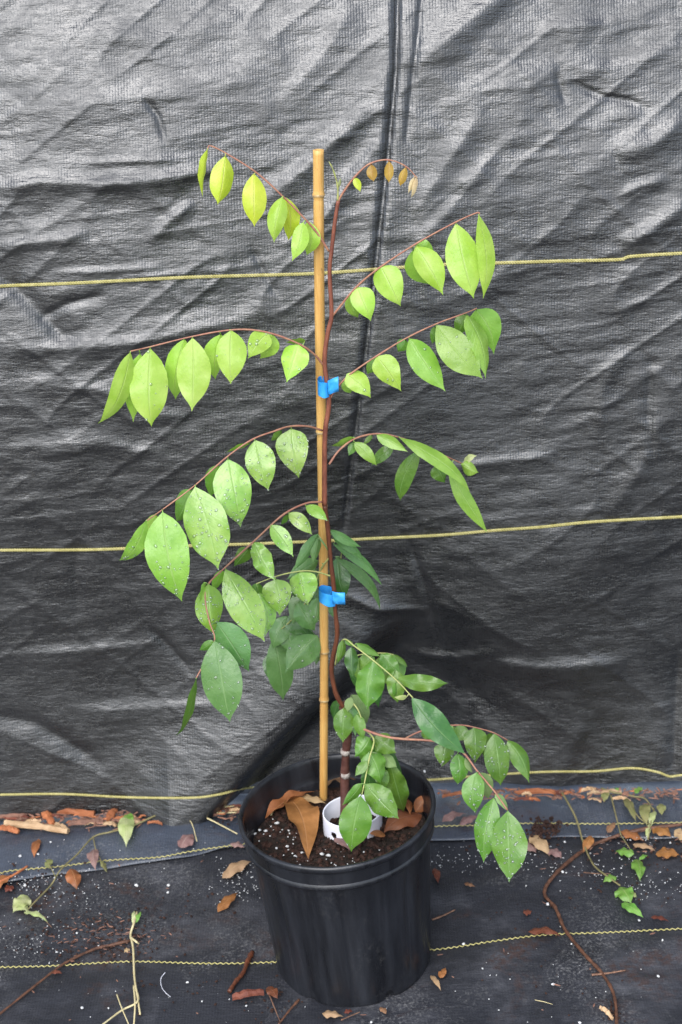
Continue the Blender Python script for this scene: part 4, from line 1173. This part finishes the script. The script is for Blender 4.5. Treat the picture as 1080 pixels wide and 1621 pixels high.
gtube('twig', [(145, 1279), (165, 1277), (182, 1277)], .0014, 'white', 'white sliver at the fence foot on the left', 'scrap')
gtube('twig', [(847, 1583), (862, 1586), (875, 1590)], .0006, 'straw', 'hair thin straw in the lower right area', 'straw')
gtube('thread', [(262, 1539), (255, 1549), (256, 1562), (262, 1571), (270, 1578)], .0005, 'white', 'fine white curved thread on the cloth left of the pot', 'thread', 20)
gtube('straw_stalk', [(287, 1277), (330, 1296), (376, 1320)], .0015, 'straw', 'pale dry stalk slanting down towards the pot rim', 'straw', 14, .006)
gtube('straw_stalk', [(285, 1280), (330, 1278), (378, 1276)], .0020, 'straw', 'thick pale dry stalk lying level along the fence foot left of the pot', 'straw', 14, .008)
gtube('straw_stalk', [(290, 1286), (330, 1287), (376, 1286)], .0015, 'straw', 'second level dry stalk just below the thick one', 'straw', 14, .006)
gtube('straw_stalk', [(288, 1288), (303, 1302), (312, 1332)], .0010, 'straw', 'thin bent dry stalk hanging down left of the pot', 'straw', 14, .006)

def weed(name, label, stems, leaves, cat='weed', mat='weed_stem'):
    r0 = gp(*stems[0][0][0]); root = empty(name, r0); tag(root, label, cat)
    for pts, r in stems:
        P = [gp(x, y, .005+.006*math.sin(i*1.7)**2) for i, (x, y) in enumerate(pts)]
        tube('stem', catmull(P, len(pts)*6), lambda t: r*(1-.3*t), M[mat], root, 6)
    for b, t, w_, mt in leaves:
        l = make_leaf(gp(*b, .008), gp(*t, .006), w_, L[mt], None, up=True, arch=.15, wave=.25, turn=random.uniform(-.3, .3)); put_child(l, root)
weed('creeping_weed', 'pale creeping weed with a two tone leaf stretched along the strip at the left',
 [([(304, 1279), (255, 1288), (211, 1307), (175, 1317), (148, 1325), (122, 1353), (96, 1377), (81, 1401), (56, 1427), (44, 1440)], .0017), ([(148, 1326), (152, 1345), (160, 1362), (168, 1378)], .0010), ([(88, 1388), (80, 1372), (72, 1360)], .001)],
 [((201, 1292), (200, 1340), 26, 'weedpale'), ((197, 1290), (206, 1312), 22, 'weed'), ((149, 1344), (151, 1376), 19, 'deadpink'), ((44, 1418), (20, 1446), 28, 'weedpale'), ((24, 1430), (46, 1446), 18, 'weedpale'), ((38, 1444), (78, 1459), 11, 'weedpale'), ((160, 1362), (170, 1382), 9, 'olive'), ((74, 1374), (82, 1358), 12, 'olive')])
weed('straw_weed', 'upright dry straw coloured grass weed lying near the lower left corner',
 [([(217, 1444), (212, 1462), (207, 1480), (211, 1501), (213, 1546), (217, 1572), (222, 1606)], .0020), ([(214, 1560), (218, 1585), (192, 1600), (160, 1624)], .0018), ([(185, 1574), (193, 1596), (205, 1624)], .0011), ([(212, 1560), (214, 1590), (212, 1625)], .0016), ([(207, 1484), (215, 1490), (220, 1494)], .002)],
 [((214, 1462), (224, 1443), 7, 'weed'), ((211, 1464), (213, 1441), 6, 'weedpale'), ((205, 1502), (196, 1508), 10, 'deadtan')], mat='straw')
weed('creeping_weed', 'olive stemmed weed trailing over the vine bend with bright green end leaves',
 [([(887, 1250), (900, 1272), (913, 1298), (924, 1335), (939, 1368), (961, 1387), (982, 1402)], .0019)],
 [((976, 1388), (954, 1396), 14, 'weed'), ((982, 1404), (1000, 1430), 30, 'weed'), ((990, 1412), (1010, 1420), 14, 'weedpale'), ((984, 1430), (1020, 1452), 17, 'weed')])
weed('creeping_weed', 'branched weed with withered olive leaves at the fence foot near the right edge',
 [([(952, 1248), (970, 1254), (987, 1257), (1005, 1261), (1021, 1264), (1034, 1281)], .0019), ([(967, 1258), (975, 1290), (983, 1322)], .0015), ([(990, 1262), (1010, 1292), (1022, 1302)], .0013), ([(1036, 1280), (1030, 1305), (1026, 1330)], .0014), ([(983, 1322), (995, 1340), (1002, 1352)], .0010)],
 [((990, 1263), (1008, 1304), 14, 'olive'), ((1022, 1272), (1024, 1306), 18, 'olive'), ((1045, 1272), (1048, 1292), 14, 'olive'), ((1037, 1284), (1030, 1312), 11, 'weedpale'), ((1028, 1305), (1024, 1330), 8, 'weedpale'), ((960, 1254), (956, 1270), 13, 'olive'), ((970, 1252), (984, 1248), 10, 'weed'), ((1006, 1256), (1018, 1246), 12, 'weed'), ((1004, 1352), (973, 1346), 19, 'weed'), ((1008, 1360), (1014, 1394), 22, 'weed'), ((1012, 1362), (1000, 1374), 10, 'weed'), ((1012, 1362), (1026, 1354), 7, 'weed')])

# crumbs of soil, dark clumps and perlite on the cloth
rg = random.Random(99)
def blob(cx, cy, sx, sy, n, rmin, rmax, out, off=.0):
    for _ in range(n):
        x, y = rg.gauss(cx, sx), rg.gauss(cy, sy)
        if not (-20 < x < 1100 and 1290 < y < 1640): continue
        q = GP(x, y)
        if math.hypot(q.x-base.x, q.y-base.y) < .118: continue
        r = rg.uniform(rmin, rmax); out.append((gp(x, y, r*.3+off), r))
it = []
for b in [(180, 1480, 45, 18, 200), (110, 1470, 60, 25, 80), (60, 1400, 40, 18, 90), (280, 1440, 50, 15, 40), (150, 1505, 60, 8, 60), (1040, 1345, 40, 15, 90), (1000, 1400, 40, 20, 30), (840, 1445, 60, 20, 20), (285, 1560, 60, 20, 30), (900, 1560, 60, 25, 20), (970, 1605, 8, 10, 40), (820, 1340, 50, 10, 40), (350, 1300, 20, 8, 20), (440, 1590, 30, 15, 30)]:
    blob(*b, .0008, .0026, it)
o = scatter('soil_crumbs', M['crumb'], it, 4, .7, False); tag(o, 'reddish brown soil and bark crumbs strewn over the ground cloth', 'soil', kind='stuff')
def shreds(name, label, n, region, seed, mat, ln, wd):
    q_ = random.Random(seed); vs = []; fs = []
    for _ in range(n):
        x, y = region(q_); p = gp(x, y, q_.uniform(.001, .008)); a = q_.uniform(0, 3.14); l = q_.uniform(*ln); w_ = q_.uniform(*wd)
        A = Vector((math.cos(a), math.sin(a)*.7, q_.uniform(-.2, .2)))*l*.5; W = Vector((-math.sin(a), math.cos(a), q_.uniform(-.3, .3)))*w_*.5; H = Vector((0, 0, w_*.35)); b = len(vs)
        vs += [p-A-W*.4, p-A+W*.5, p-W+H*.2, p+W*.8, p+A-W*.6, p+A+W*.3, p-A*.9+H*.7, p+H, p+A*.95+H*.5]
        fs += [(b, b+2, b+7, b+6), (b+2, b+4, b+8, b+7), (b+1, b+6, b+7, b+3), (b+3, b+7, b+8, b+5), (b, b+6, b+1), (b+4, b+5, b+8)]
    o = link(name, mesh(name, vs, fs, False), M[mat]); tag(o, label, 'litter', kind='stuff')
footL = lambda q: ((lambda x: (x, 1277+abs(q.gauss(0, 1))*(13 if x < 230 else 7)))(q.uniform(-15, 380)))
footR = lambda q: (q.uniform(690, 1095), 1249+abs(q.gauss(0, 1))*8)
anyw = lambda q: (q.gauss(160, 60), q.gauss(1482, 18)) if q.random() < .5 else ((q.gauss(1030, 50), q.gauss(1340, 18)) if q.random() < .6 else (q.uniform(0, 1080), q.uniform(1330, 1615)))
shreds('bark_litter', 'fine brown bark shreds heaped along the foot of the fabric fence', 650, lambda q: footL(q) if q.random() < .72 else footR(q), 3, 'bark_brown', (.006, .022), (.002, .006))
shreds('bark_litter', 'fine rust orange bark shreds mixed into the litter at the fence foot', 90, lambda q: footL(q) if q.random() < .85 else footR(q), 4, 'bark_orange', (.006, .020), (.002, .006))
shreds('bark_litter', 'tiny dark shreds of bark scattered over the ground cloth', 190, anyw, 5, 'bark_brown', (.003, .011), (.001, .0035))
it = []
for _ in range(160): blob(862, 1312, 14, 9, 1, .0016, .0036, it, rg.uniform(0, .008))
o = scatter('moss_clump', M['crumb'], it, 8, 1, False); tag(o, 'dark dry clump of moss and dirt on the strip edge beside the tan leaf', 'moss', kind='stuff')
it = []
for b in [(100, 1410, 60, 22, 150), (40, 1395, 30, 10, 60), (380, 1395, 26, 18, 130), (50, 1490, 40, 20, 120), (300, 1560, 150, 40, 30), (800, 1362, 60, 10, 110), (930, 1370, 40, 14, 90), (900, 1550, 120, 45, 35), (1020, 1400, 45, 16, 110), (720, 1358, 25, 10, 60), (200, 1350, 120, 30, 40), (1010, 1335, 40, 10, 60)]:
    blob(*b, .0003, .0012, it)
for px, py in [(80, 1333), (60, 1352), (32, 1355), (267, 1401), (266, 1413), (216, 1401), (40, 1401), (122, 1477), (90, 1507), (297, 1555), (320, 1585), (130, 1595), (833, 1402), (891, 1380), (867, 1431), (905, 1494), (1049, 1488), (876, 1558), (734, 1494), (1012, 1457), (918, 1619), (764, 1533), (1042, 1545), (720, 1259), (1061, 1334), (894, 1333), (172, 1596), (390, 1592), (588, 1618)]:
    r = rg.uniform(.0018, .0032); it.append((gp(px, py, r*.4), r))
o = scatter('perlite_grains', M['perlite'], it, 6, .7, False); tag(o, 'white perlite specks spilled over the ground cloth', 'perlite', kind='stuff')
